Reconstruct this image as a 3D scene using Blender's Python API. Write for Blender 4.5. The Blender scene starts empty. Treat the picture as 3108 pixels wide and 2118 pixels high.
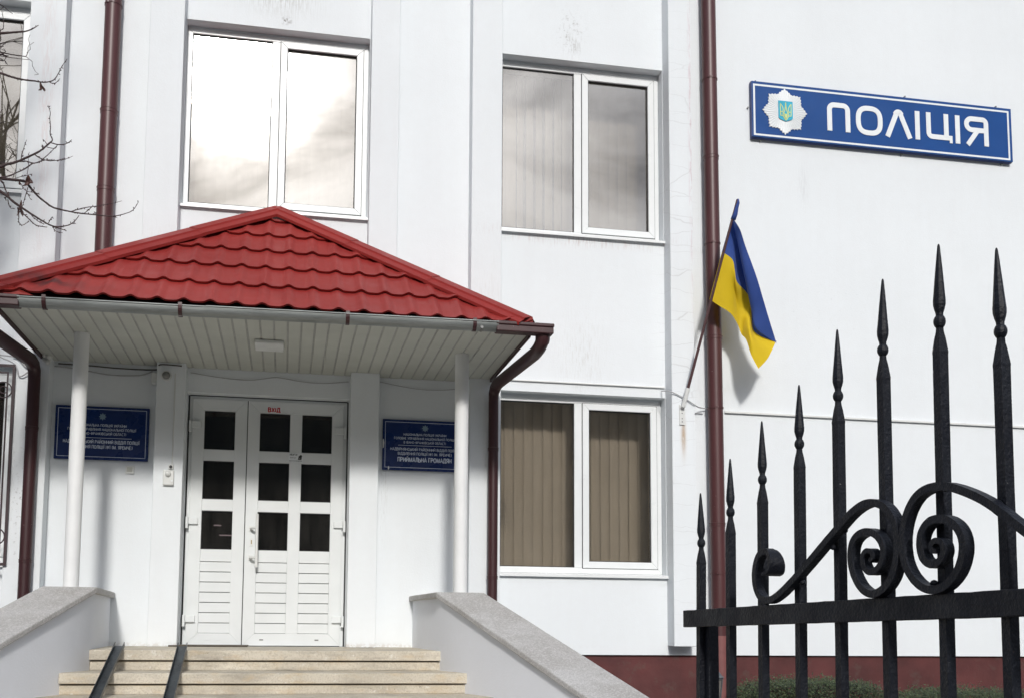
import bpy, bmesh, math, random
from mathutils import Vector, Matrix, noise
random.seed(7)
R = math.radians
scene = bpy.context.scene
col = scene.collection

# ------------------------------------------------------------------ camera
F_PX, CX, CY = 3001.934, 1386.934, 1613.613          # focal length and principal point in photo pixels (photo cropped off-centre)
W_PX, H_PX = 3108.0, 2118.0
YAW, PITCH, ROLL = 0.17160471, 0.09016268, 0.00949794
CAM = Vector((0, -8.8, 0.23234))
fw = Vector((math.sin(YAW)*math.cos(PITCH), math.cos(YAW)*math.cos(PITCH), math.sin(PITCH)))
r0 = Vector((math.cos(YAW), -math.sin(YAW), 0)); u0 = r0.cross(fw)
rt = r0*math.cos(ROLL)+u0*math.sin(ROLL); up = -r0*math.sin(ROLL)+u0*math.cos(ROLL)
cd = bpy.data.cameras.new('camera'); cam = bpy.data.objects.new('camera', cd); col.objects.link(cam)
M3 = Matrix((rt, up, -fw)).transposed()
cam.matrix_world = Matrix.Translation(CAM) @ M3.to_4x4()
cd.sensor_fit = 'HORIZONTAL'; cd.sensor_width = 36.0; cd.lens = F_PX/W_PX*36.0
cd.shift_x = (W_PX/2-CX)/W_PX; cd.shift_y = (CY-H_PX/2)/W_PX
cd.clip_start = 0.05; cd.clip_end = 3000
scene.camera = cam
def at(x, y, Y):
    d = fw + rt*((x-CX)/F_PX) + up*((CY-y)/F_PX)
    t = (Y-CAM.y)/d.y
    return CAM + d*t

# ------------------------------------------------------------------ light
SUN_EL, SUN_AZ = R(29.3), 0.065         # azimuth offset: sun a little left of the viewer's back
sdir = Vector((-math.sin(SUN_AZ)*math.cos(SUN_EL), -math.cos(SUN_AZ)*math.cos(SUN_EL), math.sin(SUN_EL)))  # towards the sun
sl = bpy.data.lights.new('sun', 'SUN'); sl.energy = 1.6; sl.angle = R(5.5); sl.color = (1.0, 0.965, 0.915)
so = bpy.data.objects.new('sun', sl); col.objects.link(so)
so.rotation_euler = sdir.to_track_quat('Z', 'Y').to_euler()
world = bpy.data.worlds.new('World'); scene.world = world; world.use_nodes = True
wn = world.node_tree; wn.nodes.clear()
def N(t, typ, **kw):
    n = t.nodes.new(typ)
    for k, v in kw.items(): setattr(n, k, v)
    return n
def setin(n, **kw):
    for k, v in kw.items(): n.inputs[k.replace('_', ' ')].default_value = v
sky = N(wn, 'ShaderNodeTexSky', sky_type='NISHITA', sun_disc=False)
sky.sun_elevation = SUN_EL; sky.sun_rotation = math.atan2(sdir.x, sdir.y)
sky.air_density = 1.0; sky.dust_density = 2.0
tc = N(wn, 'ShaderNodeTexCoord')
mp = N(wn, 'ShaderNodeMapping'); mp.inputs['Scale'].default_value = (1, 1, 2.2)
wn.links.new(tc.outputs['Generated'], mp.inputs['Vector'])
nz = N(wn, 'ShaderNodeTexNoise'); setin(nz, Scale=3.6, Detail=7.0, Roughness=0.58, Distortion=0.5)
wn.links.new(mp.outputs[0], nz.inputs['Vector'])
cr = N(wn, 'ShaderNodeValToRGB'); e = cr.color_ramp.elements
e[0].position = 0.34; e[0].color = (1.3, 1.5, 2.0, 1); e[1].position = 0.68; e[1].color = (5.2, 5.7, 6.8, 1)
wn.links.new(nz.outputs['Fac'], cr.inputs[0])
mx = N(wn, 'ShaderNodeMix', data_type='RGBA'); mx.inputs[0].default_value = 0.86
wn.links.new(sky.outputs[0], mx.inputs[6]); wn.links.new(cr.outputs[0], mx.inputs[7])
# thin cloud lit from behind round the sun
dt = N(wn, 'ShaderNodeVectorMath', operation='DOT_PRODUCT'); dt.inputs[1].default_value = sdir
nrm = N(wn, 'ShaderNodeVectorMath', operation='NORMALIZE'); wn.links.new(tc.outputs['Generated'], nrm.inputs[0]); wn.links.new(nrm.outputs[0], dt.inputs[0])
def wmath(op, a, b=None):
    n = N(wn, 'ShaderNodeMath', operation=op)
    for i, v in enumerate((a, b)):
        if v is None: continue
        if isinstance(v, (int, float)): n.inputs[i].default_value = v
        else: wn.links.new(v, n.inputs[i])
    return n.outputs[0]
om = wmath('SUBTRACT', 1.0, dt.outputs['Value'])
g1 = wmath('MULTIPLY', wmath('EXPONENT', wmath('MULTIPLY', om, -1/0.0022)), 115.0)
g2 = wmath('MULTIPLY', wmath('EXPONENT', wmath('MULTIPLY', om, -1/0.080)), 15.0)
thick = N(wn, 'ShaderNodeMapRange'); thick.inputs[1].default_value = .36; thick.inputs[2].default_value = .64; thick.inputs[3].default_value = .18; thick.inputs[4].default_value = 1.5
wn.links.new(nz.outputs['Fac'], thick.inputs[0])
gm = wmath('MULTIPLY', wmath('ADD', g1, g2), thick.outputs[0])
gl = N(wn, 'ShaderNodeCombineColor')
wn.links.new(gm, gl.inputs[0]); wn.links.new(wmath('MULTIPLY', gm, 0.972), gl.inputs[1]); wn.links.new(wmath('MULTIPLY', gm, 0.955), gl.inputs[2])
ad = N(wn, 'ShaderNodeMix', data_type='RGBA', blend_type='ADD'); ad.inputs[0].default_value = 1.0
wn.links.new(mx.outputs[2], ad.inputs[6]); wn.links.new(gl.outputs[0], ad.inputs[7])
bg = N(wn, 'ShaderNodeBackground'); bg.inputs[1].default_value = 0.1
wo = N(wn, 'ShaderNodeOutputWorld'); wn.links.new(ad.outputs[2], bg.inputs[0]); wn.links.new(bg.outputs[0], wo.inputs[0])
scene.view_settings.view_transform = 'Standard'; scene.view_settings.look = 'None'
scene.view_settings.exposure = 0.47; scene.view_settings.gamma = 1.0
scene.render.engine = 'CYCLES'
scene.render.resolution_x = 1024; scene.render.resolution_y = 697

# ------------------------------------------------------------------ materials
class MT:
    def __init__(s, name):
        s.m = bpy.data.materials.new(name); s.m.use_nodes = True; s.t = s.m.node_tree
        s.b = s.t.nodes['Principled BSDF']; s.o = s.t.nodes['Material Output']
        s.tc = N(s.t, 'ShaderNodeTexCoord'); s.P = s.tc.outputs['Object']
    def link(s, a, b): s.t.links.new(a, b)
    def math(s, op, a, b=None, c=None, clamp=False):
        n = N(s.t, 'ShaderNodeMath', operation=op); n.use_clamp = clamp
        for i, v in enumerate((a, b, c)):
            if v is None: continue
            if isinstance(v, (int, float)): n.inputs[i].default_value = v
            else: s.link(v, n.inputs[i])
        return n.outputs[0]
    def noise(s, scale, detail=4, rough=0.55, stretch=None, dist=0.0, vec=None):
        n = N(s.t, 'ShaderNodeTexNoise'); setin(n, Scale=scale, Detail=detail, Roughness=rough, Distortion=dist)
        v = vec or s.P
        if stretch:
            m = N(s.t, 'ShaderNodeMapping'); m.inputs['Scale'].default_value = stretch; s.link(v, m.inputs[0]); v = m.outputs[0]
        s.link(v, n.inputs['Vector']); return n.outputs['Fac']
    def ramp(s, f, lo, hi, a=0.0, b=1.0):
        n = N(s.t, 'ShaderNodeMapRange'); n.clamp = True
        for k, v in zip(('From Min', 'From Max', 'To Min', 'To Max'), (lo, hi, a, b)): n.inputs[k].default_value = v
        s.link(f, n.inputs[0]); return n.outputs[0]
    def mix(s, f, a, b, mode='MIX'):
        n = N(s.t, 'ShaderNodeMix', data_type='RGBA', blend_type=mode)
        for k, v in ((0, f), (6, a), (7, b)):
            if isinstance(v, (int, float)): n.inputs[k].default_value = v
            elif isinstance(v, tuple): n.inputs[k].default_value = v if len(v) == 4 else v+(1,)
            else: s.link(v, n.inputs[k])
        return n.outputs[2]
    def bump(s, h, strength=0.2, dist=0.01):
        n = N(s.t, 'ShaderNodeBump'); setin(n, Strength=strength, Distance=dist); s.link(h, n.inputs['Height'])
        s.link(n.outputs[0], s.b.inputs['Normal'])
    def color(s, c):
        if isinstance(c, tuple): s.b.inputs['Base Color'].default_value = c if len(c) == 4 else c+(1,)
        else: s.link(c, s.b.inputs['Base Color'])
        return s
    def rough(s, r):
        if isinstance(r, (int, float)): s.b.inputs['Roughness'].default_value = r
        else: s.link(r, s.b.inputs['Roughness'])
        return s
    def blob(s, cx, cz, sx, sz):
        x = N(s.t, 'ShaderNodeSeparateXYZ'); s.link(s.P, x.inputs[0])
        a = s.math('POWER', s.math('ABSOLUTE', s.math('DIVIDE', s.math('SUBTRACT', x.outputs[0], cx), sx)), 2.0)
        b = s.math('POWER', s.math('ABSOLUTE', s.math('DIVIDE', s.math('SUBTRACT', x.outputs[2], cz), sz)), 2.0)
        return s.math('EXPONENT', s.math('MULTIPLY', s.math('ADD', a, b), -1.0))

def plain(name, c, rough=0.5, var=0.12, scale=8.0, bump=0.0, bscale=60.0, metallic=0.0, spec=None, dirt=0.0):
    m = MT(name); n = m.noise(scale, 5)
    lo = tuple(v*(1-var) for v in c); hi = tuple(min(1, v*(1+var)) for v in c)
    cc = m.mix(m.ramp(n, .3, .7), lo, hi)
    if dirt:
        d = m.ramp(m.noise(scale*3.1, 6, .65), .56, .72, 0, dirt)
        cc = m.mix(d, cc, (.09, .08, .065))
    m.color(cc)
    m.rough(m.ramp(m.noise(scale*2.3, 4), .3, .7, max(0, rough-.07), rough+.08))
    m.b.inputs['Metallic'].default_value = metallic
    if spec is not None: m.b.inputs['Specular IOR Level'].default_value = spec
    if bump: m.bump(m.noise(bscale, 4), bump, .004)
    return m.m

def plaster(name, base=(.80, .835, .855), marks=True):
    m = MT(name)
    big = m.ramp(m.noise(.9, 3), .35, .65); streak = m.ramp(m.noise(1.6, 6, .6, (7, 1, .55)), .42, .72)
    fine = m.ramp(m.noise(14, 6, .7), .35, .7)
    c = m.mix(big, tuple(v*.965 for v in base), base)
    c = m.mix(m.math('MULTIPLY', streak, .07), c, (.66, .665, .675))
    c = m.mix(m.math('MULTIPLY', fine, .10), c, (.69, .68, .67))
    # stains and marks that belong to the wall itself
    dn = m.noise(26, 6, .72); dn2 = m.noise(9, 7, .75, (9, 1, .8))
    for (cx, cz, sx, sz, lo, st, kcol, which) in (
        (2.60, 5.93, .10, .17, .53, .6, (.16, .145, .12), 0), (2.62, 5.80, .07, .10, .50, .8, (.3, .28, .25), 1),
        (-.17, 5.95, .30, .16, .46, .55, (.42, .41, .38), 1), (-.12, 5.72, .05, .03, .47, .9, (.16, .14, .12), 0),
        (-2.13, 4.6, .055, 1.3, .46, .26, (.60, .40, .38), 1), (3.64, 1.98, .022, .16, .36, .8, (.42, .27, .14), 1),
        (3.745, 5.0, .02, 1.6, .47, .5, (.55, .36, .40), 1), (-2.15, 1.2, .08, .5, .56, .9, (.25, .24, .22), 0),
        (1.78, 3.0, .14, .5, .50, .22, (.5, .45, .4), 1), (-.9, 3.4, .5, .25, .52, .25, (.5, .49, .47), 1),
        (.0, .01, 1.6, .022, .44, .5, (.42, .36, .28), 0), (2.7, 3.84, .8, .05, .5, .4, (.45, .32, .3), 1),
        (2.7, 2.75, .22, .35, .50, .35, (.52, .50, .46), 1), (5.0, 4.6, .05, .2, .45, .35, (.55, .56, .58), 1), (.85, 1.55, .04, .5, .5, .4, (.45, .44, .42), 1), (.28, 3.72, .18, .12, .56, .6, (.35, .33, .3), 0), (5.2, 3.4, .5, .4, .58, .35, (.5, .52, .55), 0)) if marks else ():
        f = m.math('MULTIPLY', m.blob(cx, cz, sx, sz), m.ramp(dn2 if which else dn, lo, lo+.1, 0, st), clamp=True)
        c = m.mix(f, c, kcol)
    # hair cracks on the right-hand pilaster
    vo = N(m.t, 'ShaderNodeTexVoronoi', feature='DISTANCE_TO_EDGE'); setin(vo, Scale=1.0)
    mp = N(m.t, 'ShaderNodeMapping'); mp.inputs['Scale'].default_value = (1.2, 1.2, 5.0)
    nn = N(m.t, 'ShaderNodeTexNoise'); setin(nn, Scale=6.0, Detail=5.0); m.link(m.P, nn.inputs['Vector'])
    av = N(m.t, 'ShaderNodeVectorMath', operation='MULTIPLY_ADD'); av.inputs[1].default_value = (.08, .08, .08)
    m.link(nn.outputs['Color'], av.inputs[0]); m.link(m.P, av.inputs[2]); m.link(av.outputs[0], mp.inputs[0]); m.link(mp.outputs[0], vo.inputs['Vector'])
    ck = m.math('MULTIPLY', m.ramp(vo.outputs['Distance'], .004, .014, 1, 0), m.blob(3.65, 3.2, .17, 3.2))
    c = m.mix(m.math('MULTIPLY', ck, .24), c, (.3, .29, .28))
    m.color(c).rough(.85); m.b.inputs['Specular IOR Level'].default_value = .25
    h = m.math('ADD', m.math('MULTIPLY', m.noise(3.0, 3), 2.2), m.noise(70, 4, .6))
    m.bump(h, .22, .006)
    return m.m

def glass_mat(name, refl=.16, tint=(.62, .63, .62), wav=.02, rough=.012):
    m = MT(name); t = m.t; t.nodes.remove(m.b)
    gl = N(t, 'ShaderNodeBsdfGlossy'); gl.inputs['Roughness'].default_value = rough; gl.inputs['Color'].default_value = (1, .99, .975, 1)
    tr = N(t, 'ShaderNodeBsdfTransparent'); tr.inputs['Color'].default_value = tint+(1,)
    bp = N(t, 'ShaderNodeBump'); setin(bp, Strength=wav, Distance=.05)
    m.link(m.noise(1.3, 2), bp.inputs['Height']); m.link(bp.outputs[0], gl.inputs['Normal'])
    fr = N(t, 'ShaderNodeFresnel'); fr.inputs['IOR'].default_value = 1.5
    f = m.math('ADD', m.math('MULTIPLY', fr.outputs[0], 1.6), refl-.064, clamp=True)
    ms = N(t, 'ShaderNodeMixShader'); m.link(f, ms.inputs[0]); m.link(tr.outputs[0], ms.inputs[1]); m.link(gl.outputs[0], ms.inputs[2])
    # film of dust
    df = N(t, 'ShaderNodeBsdfDiffuse'); df.inputs['Color'].default_value = (.4, .38, .34, 1)
    m2 = N(t, 'ShaderNodeMixShader'); m.link(m.ramp(m.noise(3.0, 6, .6, (4, 1, .8)), .35, .75, .01, .05), m2.inputs[0])
    m.link(ms.outputs[0], m2.inputs[1]); m.link(df.outputs[0], m2.inputs[2])
    m.link(m2.outputs[0], m.o.inputs[0])
    return m.m

def terrazzo(name):
    m = MT(name)
    v = N(m.t, 'ShaderNodeTexVoronoi'); setin(v, Scale=95.0); m.link(m.P, v.inputs['Vector'])
    sp = m.ramp(m.noise(120, 3, .6), .4, .62)
    c = m.mix(sp, (.40, .395, .385), (.55, .54, .525))
    c = m.mix(m.ramp(m.noise(2.4, 6, .65, (1, 1, 1), .6), .38, .68, 0, .55), c, (.25, .225, .20))
    sep = N(m.t, 'ShaderNodeSeparateColor'); m.link(v.outputs['Color'], sep.inputs[0])
    c = m.mix(m.math('MULTIPLY', m.math('GREATER_THAN', sep.outputs[0], .8), .4), c, (.62, .61, .6))
    c = m.mix(m.ramp(m.noise(34, 5, .7), .60, .70, 0, .35), c, (.16, .155, .15))
    m.color(c).rough(.8); m.bump(m.noise(110, 4, .7), .5, .004)
    return m.m

def stepmat(name):
    m = MT(name)
    c = m.mix(m.ramp(m.noise(3.2, 5), .35, .65), (.50, .455, .37), (.64, .59, .49))
    c = m.mix(m.ramp(m.noise(75, 4, .65), .47, .68, 0, .5), c, (.30, .25, .18))
    c = m.mix(m.ramp(m.noise(1.9, 6, .7, (1, 1, 5)), .50, .70, 0, .65), c, (.27, .24, .20))
    c = m.mix(m.ramp(m.noise(5, 6, .7, (1, 1, 3)), .52, .66, 0, .45), c, (.52, .40, .24))
    c = m.mix(m.ramp(m.noise(17, 6, .75), .60, .68, 0, .8), c, (.70, .68, .62))
    c = m.mix(m.ramp(m.noise(23, 6, .75), .64, .69, 0, .8), c, (.12, .10, .07))
    m.color(c).rough(.88); m.bump(m.noise(60, 6, .7), .6, .006)
    return m.m

def roofmat(name):
    m = MT(name)
    c = m.mix(m.ramp(m.noise(1.4, 5), .3, .7), (.235, .024, .021), (.30, .033, .028))
    c = m.mix(m.ramp(m.noise(2.2, 6, .7), .60, .78, 0, .6), c, (.17, .02, .022))
    c = m.mix(m.math('MULTIPLY', m.blob(-1.75, 2.62, .25, .08), m.ramp(m.noise(7, 4), .4, .6)), c, (.10, .03, .03))
    c = m.mix(m.ramp(m.noise(33, 5, .8, (1.6, 1, .7)), .695, .71, 0, .75), c, (.75, .55, .50))
    m.color(c).rough(m.ramp(m.noise(6, 4), .3, .7, .38, .55)); m.bump(m.noise(140, 3), .06, .002)
    return m.m

def galv(name):
    m = MT(name)
    c = m.mix(m.ramp(m.noise(2.0, 6, .65, (1, 4, 9)), .35, .7), (.20, .215, .21), (.36, .38, .37))
    c = m.mix(m.ramp(m.noise(24, 5, .7, (.25, 1, 6)), .55, .72, 0, .6), c, (.14, .15, .15))
    m.color(c).rough(.46); m.b.inputs['Metallic'].default_value = .55; m.bump(m.noise(20, 4), .1, .003)
    return m.m

def flagmat(name, c):
    m = MT(name)
    w = N(m.t, 'ShaderNodeTexWave'); setin(w, Scale=160.0, Distortion=.5); m.link(m.P, w.inputs['Vector'])
    m.color(m.mix(m.ramp(m.noise(5, 4), .3, .7), tuple(v*.9 for v in c), c)).rough(.75)
    m.b.inputs['Sheen Weight'].default_value = .15
    m.bump(m.math('ADD', m.math('MULTIPLY', m.noise(11, 4), 3.0), w.outputs[0]), .12, .004)
    tl = N(m.t, 'ShaderNodeBsdfTranslucent'); tl.inputs[0].default_value = c+(1,)
    ms = N(m.t, 'ShaderNodeMixShader'); ms.inputs[0].default_value = .25
    m.link(m.b.outputs[0], ms.inputs[1]); m.link(tl.outputs[0], ms.inputs[2]); m.link(ms.outputs[0], m.o.inputs[0])
    return m.m

def leafmat(name, a, b, tr=.2):
    m = MT(name); oi = N(m.t, 'ShaderNodeNewGeometry')
    m.color(m.mix(m.ramp(oi.outputs['Random Per Island'], 0, 1), a, b)).rough(.55)
    return m.m

def pipemat(name, c):
    m = MT(name)
    cc = m.mix(m.ramp(m.noise(1.3, 5, .6, (6, 6, .6)), .35, .7), tuple(v*.82 for v in c), tuple(v*1.12 for v in c))
    cc = m.mix(m.ramp(m.noise(38, 5, .7), .705, .72, 0, .7), cc, (.6, .55, .52))
    m.color(cc).rough(.42); m.bump(m.noise(30, 3), .05, .003)
    return m.m

def ironmat(name):
    m = MT(name)
    c = m.mix(m.ramp(m.noise(9, 5), .35, .7), (.0035, .0045, .009), (.0075, .0095, .015))
    c = m.mix(m.ramp(m.noise(16, 6, .75), .66, .72, 0, .6), c, (.06, .028, .016))
    c = m.mix(m.ramp(m.noise(55, 4, .8), .735, .745, 0, .8), c, (.35, .35, .34))
    m.color(c).rough(m.ramp(m.noise(14, 5), .3, .7, .42, .62))
    m.bump(m.math('ADD', m.math('MULTIPLY', m.noise(38, 5, .65), 1.4), m.noise(150, 3)), .55, .004)
    m.b.inputs['Specular IOR Level'].default_value = .33
    return m.m

M = {}
M['plaster'] = plaster('white_plaster')
M['plaster2'] = plaster('white_cheek_plaster', (.81, .83, .87), False)
M['plinth'] = plain('red_plinth_paint', (.088, .023, .022), .7, .38, 2.2, .35, 40, dirt=.45)
M['upvc'] = plain('white_upvc', (.78, .80, .80), .33, .025, 5.0, spec=.4)
M['door_upvc'] = plain('white_door_upvc', (.74, .765, .765), .35, .03, 4.0, spec=.4)
M['gasket'] = plain('dark_gasket', (.02, .02, .022), .6)
M['groove'] = plain('grey_groove', (.30, .31, .32), .7)
M['glass'] = glass_mat('window_glass', .155, (.72, .71, .68))
M['glass_low'] = glass_mat('window_glass_lower', .09, (.84, .83, .81))
M['glass_door'] = glass_mat('door_glass', .07, (.42, .40, .40))
M['blind'] = plain('beige_blind', (.55, .49, .41), .8, .06, 2.0, .1, 200)
M['blind_pale'] = plain('pale_blind', (.50, .48, .44), .8, .06, 2.0, .1, 200)
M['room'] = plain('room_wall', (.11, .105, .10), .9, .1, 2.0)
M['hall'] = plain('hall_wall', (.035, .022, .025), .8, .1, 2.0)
M['roof'] = roofmat('red_roof_sheet'); M['roof'].node_tree.nodes['Principled BSDF'].inputs['Specular IOR Level'].default_value = .18
M['galv'] = galv('galvanised_gutter')
M['brown'] = pipemat('brown_pipe_paint', (.085, .028, .029))
M['darkbrown'] = pipemat('dark_brown_pipe_paint', (.050, .016, .018))
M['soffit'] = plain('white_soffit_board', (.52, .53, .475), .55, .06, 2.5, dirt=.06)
M['column'] = plain('white_column_paint', (.79, .80, .795), .55, .04, 5.0, .35, 18)
M['terrazzo'] = terrazzo('terrazzo_coping')
M['step'] = stepmat('beige_terrazzo_step')
M['steel'] = plain('dark_steel_channel', (.075, .088, .10), .38, .3, 9.0, .3, 60, metallic=.6, dirt=.3)
M['iron'] = ironmat('black_iron_paint')
M['grille'] = plain('dark_red_brown_iron', (.035, .016, .020), .5, .2, 9)
M['blue'] = plain('sign_blue', (.006, .062, .245), .35, .06, 3.0, spec=.35)
M['blue_edge'] = plain('sign_blue_edge', (.016, .035, .16), .45)
M['sign_white'] = plain('sign_white', (.80, .83, .84), .45, .03)
M['emblem_white'] = plain('emblem_white', (.72, .75, .76), .4, .04)
M['shield'] = plain('shield_blue', (.03, .42, .60), .4)
M['trident'] = plain('trident_yellow', (.62, .70, .25), .4)
M['plaque'] = plain('plaque_navy', (.003, .022, .12), .28, .08, 4.0, spec=.4)
M['plaque_text'] = plain('plaque_lettering', (.66, .72, .84), .5, .03)
M['plaque_star'] = plain('plaque_star', (.20, .29, .36), .4)
M['red_text'] = plain('red_lettering', (.50, .02, .025), .5)
M['black'] = plain('black_plastic', (.02, .02, .02), .4)
M['white_plastic'] = plain('white_plastic', (.70, .71, .69), .45, .05)
M['grey_plastic'] = plain('grey_plastic', (.22, .22, .21), .45, .05)
M['cable'] = plain('grey_cable', (.42, .42, .43), .55)
M['darkcable'] = plain('dark_cable', (.09, .085, .08), .6)
M['flag_blue'] = flagmat('flag_blue_cloth', (.035, .085, .34))
M['flag_yellow'] = flagmat('flag_yellow_cloth', (.80, .56, .006))
M['pole'] = plain('brown_flagpole', (.07, .028, .03), .5)
M['bark'] = plain('tree_bark', (.055, .036, .036), .85, .3, 20, .6, 60)
M['deadleaf'] = leafmat('dead_leaf', (.06, .024, .020), (.10, .045, .032))
M['leaf'] = leafmat('hedge_leaf', (.012, .023, .009), (.062, .088, .030))
M['twig'] = plain('hedge_twig', (.06, .04, .03), .8)
M['ground'] = plain('paving_ground', (.11, .11, .105), .9, .2, .8, .5, 30, dirt=.3)
M['hill'] = plain('forest_hill', (.035, .045, .040), .95, .5, .05)
M['lantern'] = plain('lantern_metal', (.11, .12, .13), .4, .15, 12, metallic=.3)
M['frost'] = plain('lantern_glass', (.16, .15, .14), .25, .1)
M['mat'] = plain('door_mat_rubber', (.10, .085, .07), .9, .2, 20, .5)

# ------------------------------------------------------------------ mesh helpers
class MB:
    """collects shapes with material slots, then links them as ONE mesh object"""
    def __init__(s): s.v = []; s.f = []; s.mi = []; s.k = 0
    def add(s, vs, fs, mi=None):
        o = len(s.v); s.v += [tuple(v) for v in vs]
        for f in fs: s.f.append(tuple(i+o for i in f)); s.mi.append(s.k if mi is None else mi)
        return s
    def box(s, x0, x1, y0, y1, z0, z1, skip=(), T=None):
        vs = [(x, y, z) for x in (x0, x1) for y in (y0, y1) for z in (z0, z1)]
        if T: vs = [T @ Vector(v) for v in vs]
        fs = {'-x': (0, 1, 3, 2), '+x': (4, 6, 7, 5), '-y': (0, 4, 5, 1), '+y': (2, 3, 7, 6), '-z': (0, 2, 6, 4), '+z': (1, 5, 7, 3)}
        return s.add(vs, [f for k, f in fs.items() if k not in skip])
    def prism(s, poly, y0, y1, caps=(1, 1)):
        """poly of (x, z) counter-clockwise seen from -y, extruded y0 (front) .. y1"""
        n = len(poly); vs = [(p[0], y0, p[1]) for p in poly]+[(p[0], y1, p[1]) for p in poly]
        fs = [(i, i+n, (i+1) % n+n, (i+1) % n) for i in range(n)]
        if caps[0]: fs.append(tuple(range(n)))
        if caps[1]: fs.append(tuple(range(2*n-1, n-1, -1)))
        return s.add(vs, fs)
    def tube(s, pts, rad, seg=10, cap=True, sq=0.0):
        pts = [Vector(p) for p in pts]; n = len(pts)
        rads = rad if isinstance(rad, (list, tuple)) else [rad]*n
        rings = []; prev = None
        for i, p in enumerate(pts):
            d = (pts[min(i+1, n-1)]-pts[max(i-1, 0)])
            d = d.normalized() if d.length > 1e-9 else Vector((0, 0, 1))
            if prev is None:
                a = d.orthogonal().normalized()
            else:
                a = (prev-d*prev.dot(d)); a = a.normalized() if a.length > 1e-6 else d.orthogonal().normalized()
            prev = a; b = d.cross(a)
            rings.append([p+(a*math.cos(2*math.pi*k/seg)+b*math.sin(2*math.pi*k/seg))*rads[i] for k in range(seg)])
        vs = [v for r in rings for v in r]; fs = []
        for i in range(n-1):
            for k in range(seg):
                fs.append((i*seg+k, i*seg+(k+1) % seg, (i+1)*seg+(k+1) % seg, (i+1)*seg+k))
        if cap: fs += [tuple(range(seg-1, -1, -1)), tuple((n-1)*seg+k for k in range(seg))]
        return s.add(vs, fs)
    def lathe(s, prof, c, seg=16, rot=0.0):
        """prof of (radius, z) upward about the vertical axis at c"""
        vs = []; fs = []
        for (r, z) in prof:
            for k in range(seg):
                a = 2*math.pi*k/seg+rot; vs.append((c[0]+r*math.cos(a), c[1]+r*math.sin(a), c[2]+z))
        n = len(prof)
        for i in range(n-1):
            for k in range(seg): fs.append((i*seg+k, i*seg+(k+1) % seg, (i+1)*seg+(k+1) % seg, (i+1)*seg+k))
        fs += [tuple(range(seg-1, -1, -1)), tuple((n-1)*seg+k for k in range(seg))]
        return s.add(vs, fs)
    def sweep(s, pts, section, upv=None, closed=False):
        """section: list of (a, b) in the frame (side, up) at each point"""
        pts = [Vector(p) for p in pts]; n = len(pts); m = len(section); vs = []
        for i, p in enumerate(pts):
            d = (pts[min(i+1, n-1)]-pts[max(i-1, 0)]).normalized()
            u = Vector(upv) if upv else Vector((0, 0, 1)); sd = d.cross(u).normalized(); uu = sd.cross(d)
            vs += [p+sd*a+uu*b for a, b in section]
        fs = []
        for i in range(n-1):
            for k in range(m): fs.append((i*m+k, i*m+(k+1) % m, (i+1)*m+(k+1) % m, (i+1)*m+k))
        fs += [tuple(range(m-1, -1, -1)), tuple((n-1)*m+k for k in range(m))]
        return s.add(vs, fs)
    def build(s, name, mats, parent=None, smooth=False, bevel=0.0, seg=2, merge=False, auto=None):
        me = bpy.data.meshes.new(name); me.from_pydata(s.v, [], s.f)
        if not isinstance(mats, (list, tuple)): mats = [mats]
        for m in mats: me.materials.append(m)
        for p, i in zip(me.polygons, s.mi): p.material_index = min(i, len(mats)-1); p.use_smooth = smooth
        bm = bmesh.new(); bm.from_mesh(me)
        if merge: bmesh.ops.remove_doubles(bm, verts=bm.verts, dist=1e-5)
        bmesh.ops.recalc_face_normals(bm, faces=bm.faces)
        if smooth and auto:
            for e_ in bm.edges:
                if len(e_.link_faces) == 2 and e_.calc_face_angle(0) > auto: e_.smooth = False
        bm.to_mesh(me); bm.free(); me.update()
        o = bpy.data.objects.new(name, me); col.objects.link(o)
        if parent: o.parent = parent
        if bevel:
            b = o.modifiers.new('bevel', 'BEVEL'); b.width = bevel; b.segments = seg; b.limit_method = 'ANGLE'; b.angle_limit = R(35)
        return o

def tag(o, label=None, cat=None, group=None, kind=None):
    if label: o['label'] = label
    if cat: o['category'] = cat
    if group: o['group'] = group
    if kind: o['kind'] = kind
    return o
def empty(name, loc=(0, 0, 0), **kw):
    """Empty at the thing's base. Parts are modelled in world coordinates, so their parent inverse is set in adopt()"""
    o = bpy.data.objects.new(name, None); col.objects.link(o); o.location = loc; o.empty_display_size = .2
    return tag(o, **kw)
def adopt(root):
    inv = Matrix.Translation(-root.location)
    for o in list(bpy.data.objects):
        if o.parent == root: o.matrix_parent_inverse = inv
def smoothline(pts, n=6):
    """Catmull-Rom through points of any dimension"""
    P = [tuple(map(float, p)) for p in pts]; out = []
    for i in range(len(P)-1):
        a = P[max(i-1, 0)]; b = P[i]; c = P[i+1]; d = P[min(i+2, len(P)-1)]
        for k in range(n):
            t = k/n
            out.append(tuple(.5*((2*b[j])+(-a[j]+c[j])*t+(2*a[j]-5*b[j]+4*c[j]-d[j])*t*t+(-a[j]+3*b[j]-3*c[j]+d[j])*t**3) for j in range(len(b))))
    out.append(P[-1]); return out
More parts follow.
